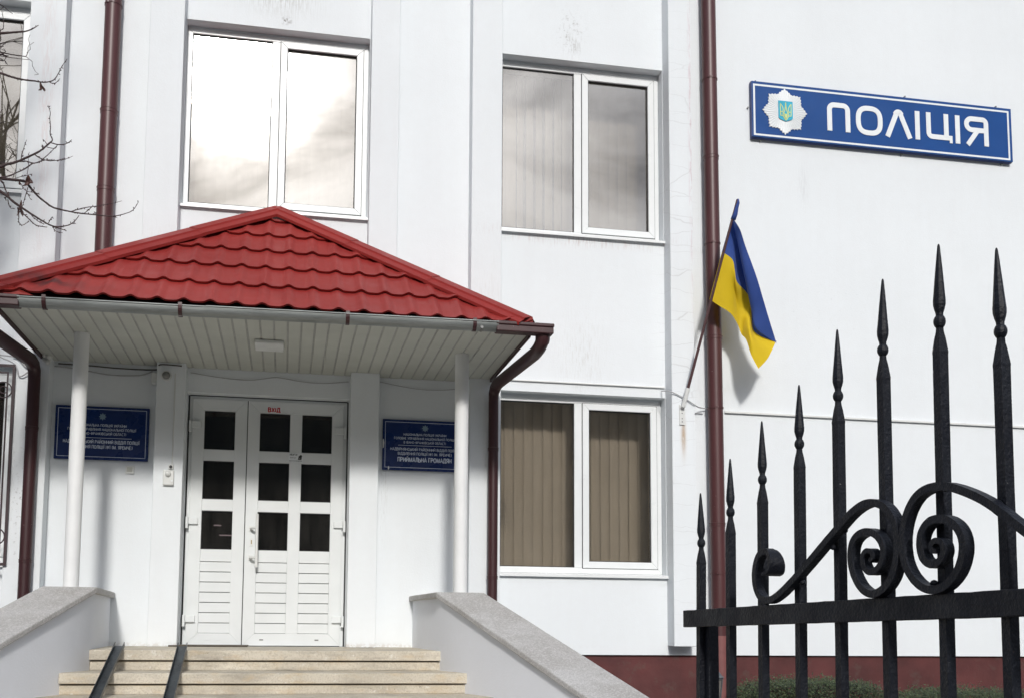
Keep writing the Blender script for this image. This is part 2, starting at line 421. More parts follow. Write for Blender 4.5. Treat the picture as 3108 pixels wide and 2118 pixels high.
def ribbon(mb, pts, w, y0, y1, closed=False):
    """flat stroke of width w along (x, z) points, thickness y0..y1 (front y0)"""
    P = [Vector(p) for p in pts]; n = len(P); L = []; Rr = []
    for i in range(n):
        a = P[(i-1) % n] if (closed or i) else P[i]; b = P[(i+1) % n] if (closed or i < n-1) else P[i]
        d1 = (P[i]-a); d2 = (b-P[i])
        d1 = d1.normalized() if d1.length > 1e-9 else d2.normalized(); d2 = d2.normalized() if d2.length > 1e-9 else d1
        nn = Vector((-(d1.y+d2.y), d1.x+d2.x))
        if nn.length < 1e-6: nn = Vector((-d1.y, d1.x))
        nn.normalize(); k = 1/max(.45, nn.dot(Vector((-d1.y, d1.x))))
        L.append(P[i]+nn*w/2*k); Rr.append(P[i]-nn*w/2*k)
    m = n if closed else n-1
    for i in range(m):
        j = (i+1) % n
        mb.prism([Rr[i], Rr[j], L[j], L[i]], y0-.000006*i, y1, (1, 0))
    return mb
def arc(cx, cz, r, a0, a1, n=8, rz=None):
    return [(cx+r*math.cos(R(a0+(a1-a0)*k/n)), cz+(rz or r)*math.sin(R(a0+(a1-a0)*k/n))) for k in range(n+1)]
def _a(cx, cz, rx, rz, a0, a1, n=7): return [(cx+rx*math.cos(R(a0+(a1-a0)*k/n)), cz+rz*math.sin(R(a0+(a1-a0)*k/n))) for k in range(n+1)]
GL = {   # stroke alphabet: advance width, strokes on a unit-high cap
 'А': (.72, [[(0, 0), (.33, 1), (.66, 0)], [(.12, .3), (.54, .3)]]), 'Б': (.62, [[(.5, 1), (0, 1), (0, 0)], [(0, .56), (.3, .56)]+_a(.3, .28, .24, .28, 90, -90)+[(0, 0)]]),
 'В': (.64, [[(0, 0), (0, 1), (.28, 1)]+_a(.28, .77, .2, .23, 90, -90)+[(0, .54)], [(.28, .54)]+_a(.3, .27, .24, .27, 90, -90)+[(0, 0)]]),
 'Г': (.55, [[(0, 0), (0, 1), (.48, 1)]]), 'Д': (.76, [[(.1, .1), (.2, .9), (.2, 1), (.58, 1), (.58, 0)], [(0, -.16), (0, .03), (.7, .03), (.7, -.16)]]),
 'Е': (.56, [[(.48, 1), (0, 1), (0, 0), (.48, 0)], [(0, .52), (.42, .52)]]), 'И': (.70, [[(0, 1), (0, 0)], [(0, .08), (.58, .92)], [(.58, 1), (.58, 0)]]),
 'І': (.2, [[(.04, 0), (.04, 1)]]), 'К': (.64, [[(0, 0), (0, 1)], [(.52, 1), (.1, .5), (.56, 0)]]),
 'Л': (.68, [[(0, 0), (.08, .1), (.18, 1), (.56, 1), (.56, 0)]]), 'М': (.82, [[(0, 0), (.04, 1)], [(.04, .95), (.35, .05), (.66, .95)], [(.66, 1), (.70, 0)]]),
 'Н': (.68, [[(0, 0), (0, 1)], [(0, .52), (.56, .52)], [(.56, 1), (.56, 0)]]), 'О': (.78, [_a(.33, .5, .33, .5, 90, 450, 18)]), 'П': (.68, [[(0, 0), (0, 1), (.56, 1), (.56, 0)]]),
 'Р': (.60, [[(0, 0), (0, 1), (.26, 1)]+_a(.26, .73, .24, .27, 90, -90)+[(0, .46)]]), 'С': (.70, [_a(.35, .5, .34, .5, 48, 312, 12)]), 'Т': (.64, [[(0, 1), (.58, 1)], [(.29, 1), (.29, 0)]]),
 'У': (.66, [[(0, 1), (.3, .36)], [(.58, 1), (.28, .1), (.18, 0), (.06, 0)]]), 'Ф': (.84, [[(.38, -.04), (.38, 1.04)], _a(.38, .52, .36, .32, 90, 450, 16)]), 'Х': (.66, [[(0, 0), (.56, 1)], [(0, 1), (.56, 0)]]),
 'Ц': (.76, [[(0, 1), (0, .03), (.64, .03), (.64, -.16)], [(.54, 1), (.54, .03)]]), 'Ч': (.64, [[(0, 1), (0, .62), (.1, .46), (.52, .46)], [(.52, 1), (.52, 0)]]),
 'Ь': (.60, [[(0, 1), (0, 0), (.28, 0)]+_a(.28, .28, .24, .28, -90, 90)+[(0, .56)]]), 'Я': (.64, [[(.52, 0), (.52, 1), (.26, 1)]+_a(.26, .73, .24, .27, 90, 270)+[(.52, .46)], [(.26, .46), (0, 0)]]),
 'Ж': (.9, [[(.4, 0), (.4, 1)], [(0, 1), (.36, .5), (0, 0)], [(.8, 1), (.44, .5), (.8, 0)]]), '№': (1.05, [[(0, 0), (0, 1), (.5, 0), (.5, 1)], _a(.78, .62, .15, .22, 90, 450, 10), [(.64, .2), (.92, .2)]]),
 '1': (.36, [[(.02, .82), (.2, 1), (.2, 0)]]), '(': (.34, [_a(.3, .5, .25, .62, 120, 240)]), ')': (.34, [_a(0, .5, .25, .62, 60, -60)]), '.': (.22, [[(.05, 0), (.05, .12)]]), '-': (.4, [[(0, .42), (.3, .42)]]), '!': (.24, [[(.05, 1), (.05, .32)], [(.05, .12), (.05, 0)]])}
GL['Ї'] = (.26, [[(.08, 0), (.08, 1)], [(-.03, 1.14), (-.03, 1.28)], [(.19, 1.14), (.19, 1.28)]]); GL['Й'] = (GL['И'][0], GL['И'][1]+[_a(.29, 1.26, .13, .1, 180, 360)])
def text_mesh(name, body, x, z, y, cap, mat, parent, width=None, bold=.13):
    """lettering as thin raised strokes; cap height, total width"""
    adv = [(.42 if c == ' ' else GL[c][0]+.13) for c in body]; tot = sum(adv)-.13; sx = width/tot; m = MB(); cx = x-width/2; k = 0
    for c, a in zip(body, adv):
        if c != ' ':
            for st in GL[c][1]:
                pts = [(cx+p_[0]*sx, z+p_[1]*cap) for p_ in st]
                cl = len(pts) > 8 and abs(pts[0][0]-pts[-1][0])+abs(pts[0][1]-pts[-1][1]) < 1e-6
                ribbon(m, pts[:-1] if cl else pts, bold*cap, y-.0008-.00012*(k % 4), y, cl); k += 1
        cx += a*sx
    return m.build(name, mat, parent)

GZ = -1.37
# ------------------------------------------------------------------ ground and hills (setting)
g = MB(); g.add([(-300, -300, GZ), (300, -300, GZ), (300, 300, GZ), (-300, 300, GZ)], [(0, 1, 2, 3)])
tag(g.build('ground', M['ground']), kind='structure')
h = MB(); nh = 90; vs = []; fs = []
for j in range(7):
    for i in range(nh+1):
        a = R(175+190*i/nh); rr_ = 60+j*22
        el = (j/6)**.8*(20+4*noise.noise(Vector((a*3, j*.4, 1)))+2.2*noise.noise(Vector((a*11, 5, j*.9))))
        vs.append((rr_*math.cos(a), rr_*math.sin(a)-8, GZ-1+rr_*math.tan(R(max(0, el)))))
for j in range(6):
    for i in range(nh): k = j*(nh+1)+i; fs.append((k, k+1, k+nh+2, k+nh+1))
h.add(vs, fs); tag(h.build('hills', M['hill'], smooth=True), kind='structure')

# ------------------------------------------------------------------ the building
PB = -.15                                                     # pilaster front
bld = empty('police_building', (2.5, 0, GZ), label='white plastered two-storey police building with dark red plinth', cat='building')
xs = [-9, -3.95, -2.295, -1.0, -.882, .532, .66, 1.895, 3.525, 12]
zs = [-.06, 0, .668, 2.215, 2.37, 3.89, 5.636, 8.2]
def depth(xm, zm):
    if (-3.95 < xm < -2.295 or 1.895 < xm < 3.525) and .668 < zm < 2.37: return .34
    if (-3.95 < xm < -2.295 or 1.895 < xm < 3.525 or -1.0 < xm < .66) and 3.89 < zm < 5.636: return .34
    if -.882 < xm < .532 and 0 < zm < 2.215: return .34
    return 0
w = MB()
for i in range(len(xs)-1):
    for j in range(len(zs)-1):
        d = depth((xs[i]+xs[i+1])/2, (zs[j]+zs[j+1])/2)
        if d == 0: w.add([(xs[i], 0, zs[j]), (xs[i+1], 0, zs[j]), (xs[i+1], 0, zs[j+1]), (xs[i], 0, zs[j+1])], [(0, 1, 2, 3)])
        if i+1 < len(xs)-1:
            d2 = depth((xs[i+1]+xs[i+2])/2, (zs[j]+zs[j+1])/2)
            if d != d2: w.add([(xs[i+1], 0, zs[j]), (xs[i+1], .34, zs[j]), (xs[i+1], .34, zs[j+1]), (xs[i+1], 0, zs[j+1])], [(0, 1, 2, 3)])
        if j+1 < len(zs)-1:
            d2 = depth((xs[i]+xs[i+1])/2, (zs[j+1]+zs[j+2])/2)
            if d != d2: w.add([(xs[i], 0, zs[j+1]), (xs[i+1], 0, zs[j+1]), (xs[i+1], .34, zs[j+1]), (xs[i], .34, zs[j+1])], [(0, 1, 2, 3)])
w.add([(-9, 0, -.06), (12, 0, -.06), (12, .05, -.06), (-9, .05, -.06)], [(0, 1, 2, 3)])
w.add([(-9, 0, -.06), (-9, 9, -.06), (-9, 9, 8.2), (-9, 0, 8.2)], [(0, 1, 2, 3)])
w.add([(12, 0, -.06), (12, 9, -.06), (12, 9, 8.2), (12, 0, 8.2)], [(0, 1, 2, 3)])
w.add([(-9, 9, -.06), (12, 9, -.06), (12, 9, 8.2), (-9, 9, 8.2)], [(0, 1, 2, 3)])
w.add([(-9, 0, 8.2), (12, 0, 8.2), (12, 9, 8.2), (-9, 9, 8.2)], [(0, 1, 2, 3)])
w.build('wall', M['plaster'], bld, merge=True)
p = MB(); p.box(-9.0, 12.0, .03, 9.0, GZ, -.062); p.build('plinth', M['plinth'], bld)
# the steps in the facade
for (x0, x1, z0, z1, c) in ((-2.293, -1.998, GZ+.01, 8.1, PB), (-1.297, -1.002, 2.46, 8.1, PB), (-1.128, -.885, .0, 2.4275, PB),
                            (.535, .788, .0, 2.4275, PB), (.664, .925, 2.46, 8.1, PB), (1.607, 1.892, GZ+.01, 8.1, PB), (3.529, 3.757, .024, 8.1, PB-.012)):
    b = MB(); b.box(x0, x1, c, -.001, z0, z1, skip=('+y',)); b.build('pilaster', M['plaster'], bld, bevel=.006)
# rooms behind the glass
def room(x0, x1, z0, z1, mat, y0=.36, y1=3.2):
    b = MB(); b.box(x0, x1, y0, y1, z0, z1, skip=('-y',)); b.build('room', mat, bld)
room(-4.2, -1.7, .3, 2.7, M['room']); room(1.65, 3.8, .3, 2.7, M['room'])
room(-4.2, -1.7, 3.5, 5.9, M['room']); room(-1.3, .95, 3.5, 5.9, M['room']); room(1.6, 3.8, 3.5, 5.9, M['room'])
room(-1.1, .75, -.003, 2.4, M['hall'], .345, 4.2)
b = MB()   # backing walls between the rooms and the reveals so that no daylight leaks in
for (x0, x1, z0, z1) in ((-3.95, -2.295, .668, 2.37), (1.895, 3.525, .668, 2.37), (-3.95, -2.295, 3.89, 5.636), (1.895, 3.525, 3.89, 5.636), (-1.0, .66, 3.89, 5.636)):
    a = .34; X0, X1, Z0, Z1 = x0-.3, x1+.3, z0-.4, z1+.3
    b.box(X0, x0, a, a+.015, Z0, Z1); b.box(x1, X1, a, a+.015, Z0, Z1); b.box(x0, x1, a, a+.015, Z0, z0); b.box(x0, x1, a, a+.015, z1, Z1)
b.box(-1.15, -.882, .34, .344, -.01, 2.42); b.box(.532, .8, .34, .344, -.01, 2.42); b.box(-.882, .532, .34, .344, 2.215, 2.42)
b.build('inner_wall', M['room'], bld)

def frame_ring(mb, x0, x1, z0, z1, wd, y0, y1, wb=None):
    """mitred picture-frame of profile width wd"""
    wb = wb or wd
    o = [(x0, z0), (x1, z0), (x1, z1), (x0, z1)]; n = [(x0+wd, z0+wb), (x1-wd, z0+wb), (x1-wd, z1-wd), (x0+wd, z1-wd)]
    for k in range(4):
        j = (k+1) % 4; mb.prism([o[k], o[j], n[j], n[k]], y0, y1)
    return mb
def window(x0, x1, z0, z1, blinds, glass, gaps=(), bl_seed=1, lid=True, label=None):
    """two-light window: wide fixed light on the left, opening sash on the right"""
    fy = .10; m = MB()
    L = x0+.004; Rr = x1-.006; zb = z0+.022; zt = z1-.022
    frame_ring(m, L, Rr, zb, zt, .047, fy, fy+.065, .056)
    mc = x0+.765
    m.box(mc, mc+.074, fy+.002, fy+.06, zb+.056, zt-.047)
    fr = m.build('window', M['upvc'], bld, bevel=.004)
    # plaster fillet round the frame
    m = MB(); frame_ring(m, x0+.0005, x1-.0005, z0+.0005, z1-.0005, .024, fy+.012, fy+.05); m.build('mortar_joint', M['plaster'], fr)
    sx0, sx1, sz0, sz1 = mc+.078, Rr-.045, zb+.052, zt-.044
    m = MB(); frame_ring(m, sx0, sx1, sz0, sz1, .062, fy-.012, fy+.05); m.build('sash', M['upvc'], fr, bevel=.005)
    m = MB(); frame_ring(m, sx0-.004, sx1+.004, sz0-.004, sz1+.004, .006, fy-.003, fy+.01)
    gx0, gx1, gz0, gz1 = L+.047, mc, zb+.056, zt-.047
    frame_ring(m, gx0, gx1, gz0, gz1, .007, fy+.012, fy+.03)
    hx0, hx1, hz0, hz1 = sx0+.062, sx1-.062, sz0+.062, sz1-.062
    frame_ring(m, hx0, hx1, hz0, hz1, .007, fy+.004, fy+.02); m.build('gasket', M['gasket'], fr)
    for (a, b_, c, d) in ((gx0, gx1, gz0, gz1), (hx0, hx1, hz0, hz1)):
        m = MB(); m.box(a+.004, b_-.004, fy+.022, fy+.026, c+.004, d-.004); m.build('pane', glass, fr)
    # weather sill
    m = MB(); m.prism([(0, 0), (1, 0), (1, 1), (0, 1)], 0, 1)
    m = MB(); s0, s1 = x0-.0, x1+.0
    m.add([(s0, fy, z0+.022), (s1, fy, z0+.022), (s1+.008, -.035, z0+.006), (s0-.004, -.035, z0+.006), (s0-.004, -.036, z0-.018), (s1+.008, -.036, z0-.018), (s1, -.034, z0-.018), (s0, -.034, z0-.018), (s0, -.03, z0+.001), (s1, -.03, z0+.001), (s0, fy, z0+.001), (s1, fy, z0+.001)],
          [(0, 1, 2, 3), (3, 2, 5, 4), (4, 5, 6, 7), (7, 6, 9, 8), (8, 9, 11, 10)]); m.build('sill', M['upvc'], fr)
    if lid:
        for cx in (x0+.17, mc+.03, x1-.18):
            m = MB(); m.box(cx, cx+.04, fy-.006, fy+.002, zb+.018, zb+.03); m.build('drain_cap', M['upvc'], fr)
    # vertical blinds, well inside the deep wall
    if blinds:
        rnd = random.Random(bl_seed); m = MB(); x = x0-.12; k = 0
        while x < x1+.15:
            ang = R(11+rnd.uniform(-3, 3)); wd = .056
            if k in gaps: ang = R(38+rnd.uniform(-6, 6))
            c, s = math.cos(ang)*wd, math.sin(ang)*wd; n = 5; vv = []
            for q in range(n+1):
                t = -1+2*q/n; bow = .006*(1-t*t)
                for zz in (z0-.1, z1+.15): vv.append((x+.05+c*t, .47+s*t-bow, zz))
            m.add(vv, [(2*q, 2*q+2, 2*q+3, 2*q+1) for q in range(n)]); x += .097; k += 1
        m.build('blinds', blinds, fr, smooth=True)
    return fr
window(1.895, 3.525, .668, 2.37, M['blind'], M['glass_low'], bl_seed=3, gaps=(10, 20))
window(1.895, 3.525, 3.89, 5.636, M['blind'], M['glass'], bl_seed=5, lid=False, gaps=(4, 5, 6, 7, 8))
window(-1.0, .66, 3.89, 5.636, M['blind_pale'], M['glass'], bl_seed=6, lid=False)
window(-3.95, -2.295, 3.89, 5.636, M['blind_pale'], M['glass'], bl_seed=7, lid=False, gaps=(9, 10, 15, 16))
window(-3.95, -2.295, .668, 2.37, None, M['glass_low'], lid=False)

# ------------------------------------------------------------------ entrance door (part of the building)
dy = .10
m = MB(); frame_ring(m, -.868, .520, .001, 2.205, .030, dy+.01, dy+.08)
door = m.build('entrance_door', M['door_upvc'], bld, bevel=.003)
m = MB(); m.box(-.868, .520, dy+.02, dy+.03, 2.205, 2.214); m.box(-.881, -.868, dy+.02, dy+.03, .001, 2.21); m.box(.520, .531, dy+.02, dy+.03, .001, 2.21); m.build('frame_gap', M['gasket'], door)
rows = [(2.068, 1.730), (1.625, 1.287), (1.182, .845)]
def leaf(x0, x1, cols, post):
    m = MB(); y0, y1 = dy-.012, dy+.055
    frame_ring(m, x0, x1, .006, 2.178, .105, y0, y1)
    for (a, b_) in cols:
        for (zt, zb) in ((1.730, 1.625), (1.287, 1.182), (.845, .735)):
            m.box(a, b_, y0+.003, y1-.005, zb+.0015, zt-.0015)
        z = .735; n = 7; hs = (.735-.111)/n
        for k in range(n):
            m.box(a, b_, y0+.010, y1-.01, z-hs+.003, z-.003); z -= hs
    if post: m.box(post[0], post[1], y0+.0015, y1-.003, .111, 2.073)
    lf = m.build('door_leaf', M['door_upvc'], door, bevel=.0035)
    m = MB()
    for (a, b_) in cols:
        m.box(a+.001, b_-.001, y0+.028, y0+.034, .112, .735)
    m.build('slat_backing', M['groove'], door)
    m = MB(); q = MB()
    for (a, b_) in cols:
        for (zt, zb) in rows:
            frame_ring(m, a, b_, zb, zt, .005, y0+.006, y0+.02); q.box(a+.003, b_-.003, y0+.016, y0+.020, zb+.003, zt-.003)
    m.build('glazing_seal', M['gasket'], door)
    for (a, b_) in cols:
        for (zt, zb) in rows:
            q = MB(); q.box(a+.003, b_-.003, y0+.022, y0+.026, zb+.003, zt-.003); q.build('door_pane', M['glass_door'], door)
leaf(-.841, -.366, [(-.736, -.465)], None)
leaf(-.359, .490, [(-.254, .012), (.118, .385)], (.012, .118))
m = MB(); m.box(-.366, -.359, dy, dy+.02, .006, 2.178); m.box(-.84, .49, dy, dy+.05, .001, .006); m.build('leaf_gap', M['gasket'], door)
for (xh, zh, sgn) in ((-.866, 1.975, 1), (-.868, 1.121, 1), (-.868, .267, 1), (.515, 1.967, -1), (.521, 1.118, -1), (.521, .270, -1)):
    m = MB()
    def bx(a, b_, *r_):
        a, b_ = (xh+sgn*a, xh+sgn*b_); m.box(min(a, b_), max(a, b_), *r_)
    bx(.0, .022, dy-.05, dy-.013, zh-.10, zh+.002); bx(.024, .104, dy-.036, dy-.0125, zh-.062, zh-.002)
    m.build('hinge', M['door_upvc'], door, bevel=.004)
m = MB(); m.tube([(-.252, dy-.085, .690), (-.254, dy-.085, 1.158)], .0135, 14)
for z in (1.035, .775): m.tube([(-.254, dy-.085, z), (-.29, dy-.075, z), (-.305, dy-.05, z), (-.306, dy-.011, z)], .0115, 10); m.box(-.325, -.288, dy-.02, dy-.0125, z-.022, z+.022)
m.build('door_handle', M['white_plastic'], door, smooth=True, auto=R(40))
m = MB(); m.box(-.315, -.286, dy-.019, dy-.0125, .878, .948); m.k = 1; m.box(-.3045, -.2965, dy-.0205, dy-.0192, .896, .932)
m.build('lock', [M['white_plastic'], plain('brass_lock', (.32, .24, .10), .35, metallic=.7)], door, bevel=.002)
for x, mt0 in ((-.675, 'door_upvc'), (-.58, 'door_upvc'), (-.21, 'grey_plastic'), (.27, 'grey_plastic')):
    m = MB(); m.box(x, x+.034, dy-.017, dy-.0125, .052, .062); m.build('drain_cap', M[mt0], door, bevel=.001)
m = MB(); m.box(-.195, -.068, dy-.0145, dy-.0125, 2.077, 2.130); st = m.build('entrance_sticker', M['sign_white'], door)
text_mesh('entrance_lettering', 'ВХІД', -.1315, 2.087, dy-.0148, .036, M['red_text'], door, width=.106, bold=.26)
m = MB(); m.box(.004, .128, dy-.0150, dy-.0128, 1.640, 1.722); m.build('warning_sticker', M['sign_white'], door)
text_mesh('warning_lettering', 'УВАГА!', .048, 1.700, dy-.0152, .014, M['black'], door, width=.070, bold=.2)
text_mesh('warning_lettering', 'ВЕДЕТЬСЯ', .045, 1.676, dy-.0152, .008, M['black'], door, width=.05)
text_mesh('warning_lettering', 'ВІДЕОСПОСТЕРЕЖЕННЯ', .066, 1.647, dy-.0152, .008, M['black'], door, width=.112)
m = MB(); m.prism([(.086, 1.662), (.118, 1.662), (.124, 1.700), (.112, 1.708), (.094, 1.694)], dy-.0158, dy-.0151)
m.k = 1; m.prism([(.102+.006*math.cos(t*.785), 1.676+.006*math.sin(t*.785)) for t in range(8)], dy-.0163, dy-.0159)
m.build('camera_symbol', [M['black'], M['grey_plastic']], door)
em = bpy.data.materials.new('hall_glow_strip'); em.use_nodes = True
em.node_tree.nodes['Principled BSDF'].inputs['Emission Color'].default_value = (1, .82, .85, 1); em.node_tree.nodes['Principled BSDF'].inputs['Emission Strength'].default_value = .9
for (xa, ya, xb) in ((666, 1623, 706), (649, 1593, 672)):      # thin glowing strips added deep in the hall, for bright lines in the pane
    a_, b_ = at(xa, ya, 2.4), at(xb, ya, 2.4); m = MB(); m.box(a_.x, b_.x, 2.38, 2.40, a_.z-.006, a_.z+.006); m.build('hall_bright_strip', em, bld)
adopt(bld)

m = MB(); m.box(-.95, -.3, -.19, .06, .002, .014); mt = m.build('door_mat', M['mat'], bevel=.003)
tag(mt, 'thin dark mat on the landing below the left door leaf', 'mat')

# ------------------------------------------------------------------ stairs
stairs = empty('entrance_stairs', (-.1, -3, GZ), label='beige terrazzo stairs flaring between two white cheek walls up to the door', cat='stairs')
LS = [(-1.452, 0), (-1.409, -1.1), (-1.507, -1.48), (-1.606, -1.86)]; RS = [(1.126, 0), (1.228, -1.1), (1.343, -1.48), (1.452, -1.86)]
for k in range(1, 8):
    LS.append((-1.606-.112*k, -1.86-.38*k)); RS.append((1.452+.112*k, -1.86-.38*k))
RISE = .151
for i in range(9):
    zt = -RISE*i; m = MB()
    def irr(a, b_, n=26):
        """front edge with small chips"""
        return [(a[0]+(b_[0]-a[0])*k/n, a[1]+(b_[1]-a[1])*k/n+.0025*noise.noise(Vector((k*1.7, i*9, 0)))) for k in range(n+1)]
    yb = 0.055 if i == 0 else LS[i][1]+.03
    xl, yl = LS[i+1]; xr, yr = RS[i+1]
    back = [((xl if i else -1.452)-.03, yb), ((xr if i else 1.126)+.03, yb)]
    fe = irr((xl-.03, yl), (xr+.03, yr))
    top = [(p_[0], p_[1]) for p_ in fe]; n = len(top)
    def slab(z0, z1, off):
        poly = [(x, y+off) for x, y in top]+[back[1], back[0]]
        N_ = len(poly); vv = [(x, y, z1) for x, y in poly]+[(x, y, z0) for x, y in poly]
        m.add(vv, [tuple(range(N_)), tuple(range(2*N_-1, N_-1, -1))]+[(k, k+N_, (k+1) % N_+N_, (k+1) % N_) for k in range(N_)])
    slab(zt-.076, zt, 0.0)
    slab(zt-RISE-.002 if i < 8 else GZ, zt-.085, .028)
    m.build('step', M['step'], stairs, bevel=.007, seg=3)
def cheek(sgn, inner, crest_in, dcop, out_off):
    """white cheek wall with terrazzo coping. inner: foot line of the wall at the steps"""
    # coping centre path (inner top edge)
    C0 = Vector((crest_in[0][0], 0.0, crest_in[0][1])); C1 = Vector((crest_in[1][0], -1.1, crest_in[1][1]))
    C2 = C1+Vector((sgn*.40, -1, -.398))*3.25
    wdt = out_off; th = .046
    def outw(v, ww): return v+Vector((sgn*ww, 0, 0))
    m = MB()
    secs = []
    for P_, ww in ((C0, wdt-.05), (C1, wdt), (C2, wdt+.03)):
        secs.append([P_, outw(P_, ww), outw(P_, ww)-Vector((0, 0, th)), P_-Vector((0, 0, th))])
    # subdivide for a slightly uneven top
    ring = []
    for a, b_ , n in ((secs[0], secs[1], 8), (secs[1], secs[2], 22)):
        for k in range(n):
            t = k/n; ring.append([a[q].lerp(b_[q], t)+Vector((.002*noise.noise(Vector((k*.9, q, 1))), 0, .002*noise.noise(Vector((k*.7, q*3, 4))))) for q in range(4)])
    ring.append(secs[2])
    vv = [v for r_ in ring for v in r_]; fs = []
    for i in range(len(ring)-1):
        for q in range(4): fs.append((i*4+q, i*4+(q+1) % 4, (i+1)*4+(q+1) % 4, (i+1)*4+q))
    fs += [(3, 2, 1, 0), tuple(len(vv)-4+q for q in range(4))]
    m.add(vv, fs); 
    # wall: inner face from foot line up to the coping underside
    wm = MB(); tops = []; bots = []; outs = []
    for k, (fx, fy_) in enumerate(inner):
        t = 0 if fy_ > -1.1 else (-1.1-fy_)
        P_ = C0 if fy_ == 0 else C1+Vector((sgn*.40, -1, -.398))*t
        tp = Vector((P_.x+sgn*.036, fy_, P_.z-th+.001)); tops.append(tp)
        bots.append(Vector((fx+sgn*.0, fy_, GZ))); outs.append(Vector((P_.x+sgn*(wdt-.04), fy_, P_.z-th+.001)))
    n = len(tops); vv = []
    for k in range(n): vv += [bots[k], tops[k], outs[k], Vector((outs[k].x, outs[k].y, GZ))]
    fs = []
    for k in range(n-1):
        for q in range(4): fs.append((k*4+q, k*4+(q+1) % 4, (k+1)*4+(q+1) % 4, (k+1)*4+q))
    fs += [(0, 1, 2, 3), tuple((n-1)*4+q for q in (3, 2, 1, 0))]
    wm.add(vv, fs); wl = wm.build('cheek_wall', M['plaster2'], stairs, smooth=True, auto=R(28))
    m.build('coping', M['terrazzo'], wl, bevel=.009, seg=3)
cheek(-1, [LS[0]]+LS[1:], ((-1.42, .452), (-1.372, .462)), None, .392)
cheek(1, [RS[0]]+RS[1:], ((1.094, .455), (1.171, .462)), None, .388)
adopt(stairs)

# steel wheel channels laid on the stairs
def ramp(x0, x1, lab):
    m = MB(); w2 = .035; P0 = Vector((x0, -1.06, .0235)); 
    d = Vector((x1-x0, -2.9, -2.9*.3975)).normalized()
    pts = [P0, P0+d*3.3]
    sec = [(-w2, 0), (w2, 0), (w2, .036), (w2-.005, .036), (w2-.005, .005), (-w2+.005, .005), (-w2+.005, .036), (-w2, .036)]
    m.sweep(pts, sec); m.k = 1
    for s_ in (.35, .62, 1.3):
        c = P0+d*s_; m.tube([c+Vector((.004, 0, .0055)), c+Vector((.004, 0, .0075))], .006, 8)
    o = m.build('wheel_channel', [M['steel'], M['black']], bevel=.0015)
    return tag(o, lab, 'ramp rail', 'steel wheel channels laid on the stairs')
def rx(a, b): x_ = at(a, 1962, -1.06).x; return x_, x_+(at(b, 2118, -1.9).x-x_)/.84*2.9
ramp(*rx(364, 289), 'dark steel wheel channel on the steps nearest the left cheek wall')
ramp(*rx(554.5, 513), 'dark steel wheel channel running up the steps to the door mat')

# ------------------------------------------------------------------ porch canopy
can = empty('entrance_canopy', (-.13, -.9, 0), label='red metal-tiled porch canopy on two round white columns above the entrance', cat='canopy')
AP = Vector((-.148, 0, 3.87)); EL = Vector((-2.10, -1.64, 2.495)); ER = Vector((1.80, -1.64, 2.495)); WLc = Vector((-2.10, 0, 2.495)); WRc = Vector((1.80, 0, 2.495))
def tilesheet(A, B, T, name):
    """pressed metal tiles on triangle A-B (eave) with apex T"""
    u = (B-A); Lu = u.length; u.normalize(); n = u.cross(T-A).normalized()
    if n.z < 0: n = -n
    v = n.cross(u).normalized()
    if v.z < 0: v = -v
    H = (T-A).dot(v); tx = (T-A).dot(u); per = .1835; row = .385
    m = MB(); nu = int(Lu/per*14); rows_ = int(H/row)+2
    for r_ in range(rows_):
        v0, v1 = r_*row-.02, (r_+1)*row-.02; nv = 5; vs = []; ok = []
        for j in range(nv+2):
            t = min(1, j/nv)
            vv = v0+(v1-v0)*t if j <= nv else v1
            for i in range(nu+1):
                uu = Lu*i/nu; ph = (uu/per+.2) % 1.0
                c = .5+.5*math.cos(2*math.pi*(ph-.5)); wv = .023*(c**2.6)-.003*math.cos(2*math.pi*(ph-.5))
                sag = .009*math.sin(2*math.pi*(ph+.25))*0
                hh = wv+.019*(1-t)**1.0 + (.003 if j == 0 else 0)
                if j == 0: vvv = vv-.030*(1-c)**1.0*.55
                else: vvv = vv-(.030*(1-c)*.55)*(1-t)
                if j == nv+1: hh -= .0
                vs.append(A+u*uu+v*vvv+n*hh)
                lim = (uu/max(tx, 1e-6)*H) if uu < tx else (Lu-uu)/max(Lu-tx, 1e-6)*H
                ok.append(vvv < lim+.02)
        fs = []
        for j in range(nv):
            for i in range(nu):
                q = (j*(nu+1)+i, j*(nu+1)+i+1, (j+1)*(nu+1)+i+1, (j+1)*(nu+1)+i)
                if all(ok[k] for k in q): fs.append(q)
        # drip lip of each row
        base = len(vs)
        for i in range(nu+1): vs.append(vs[i]-n*.015+v*.004)
        for i in range(nu):
            if ok[i] and ok[i+1]: fs.append((i, i+1, base+i+1, base+i))
        m.add(vs, fs)
    # screws
    m.k = 1; rnd = random.Random(4)
    for r_ in range(rows_):
        for k in range(int(Lu/per)):
            if (k*2+r_*3) % 5: continue
            uu = per*(k+.3+rnd.uniform(-.03, .03)); vv = r_*row+.12
            lim = (uu/max(tx, 1e-6)*H) if uu < tx else (Lu-uu)/max(Lu-tx, 1e-6)*H
            if vv < lim-.15:
                c = A+u*uu+v*vv+n*.016; m.tube([c, c+n*.007], .005, 6)
    # underlay
    m.k = 1; m.add([A-n*.02, B-n*.02, T-n*.02], [(0, 1, 2)])
    return m.build(name, [M['roof'], M['darkbrown']], can, smooth=True, auto=R(50))
tilesheet(EL, ER, AP, 'roof_tiles'); tilesheet(ER, WRc, AP, 'roof_tiles'); tilesheet(WLc, EL, AP, 'roof_tiles')
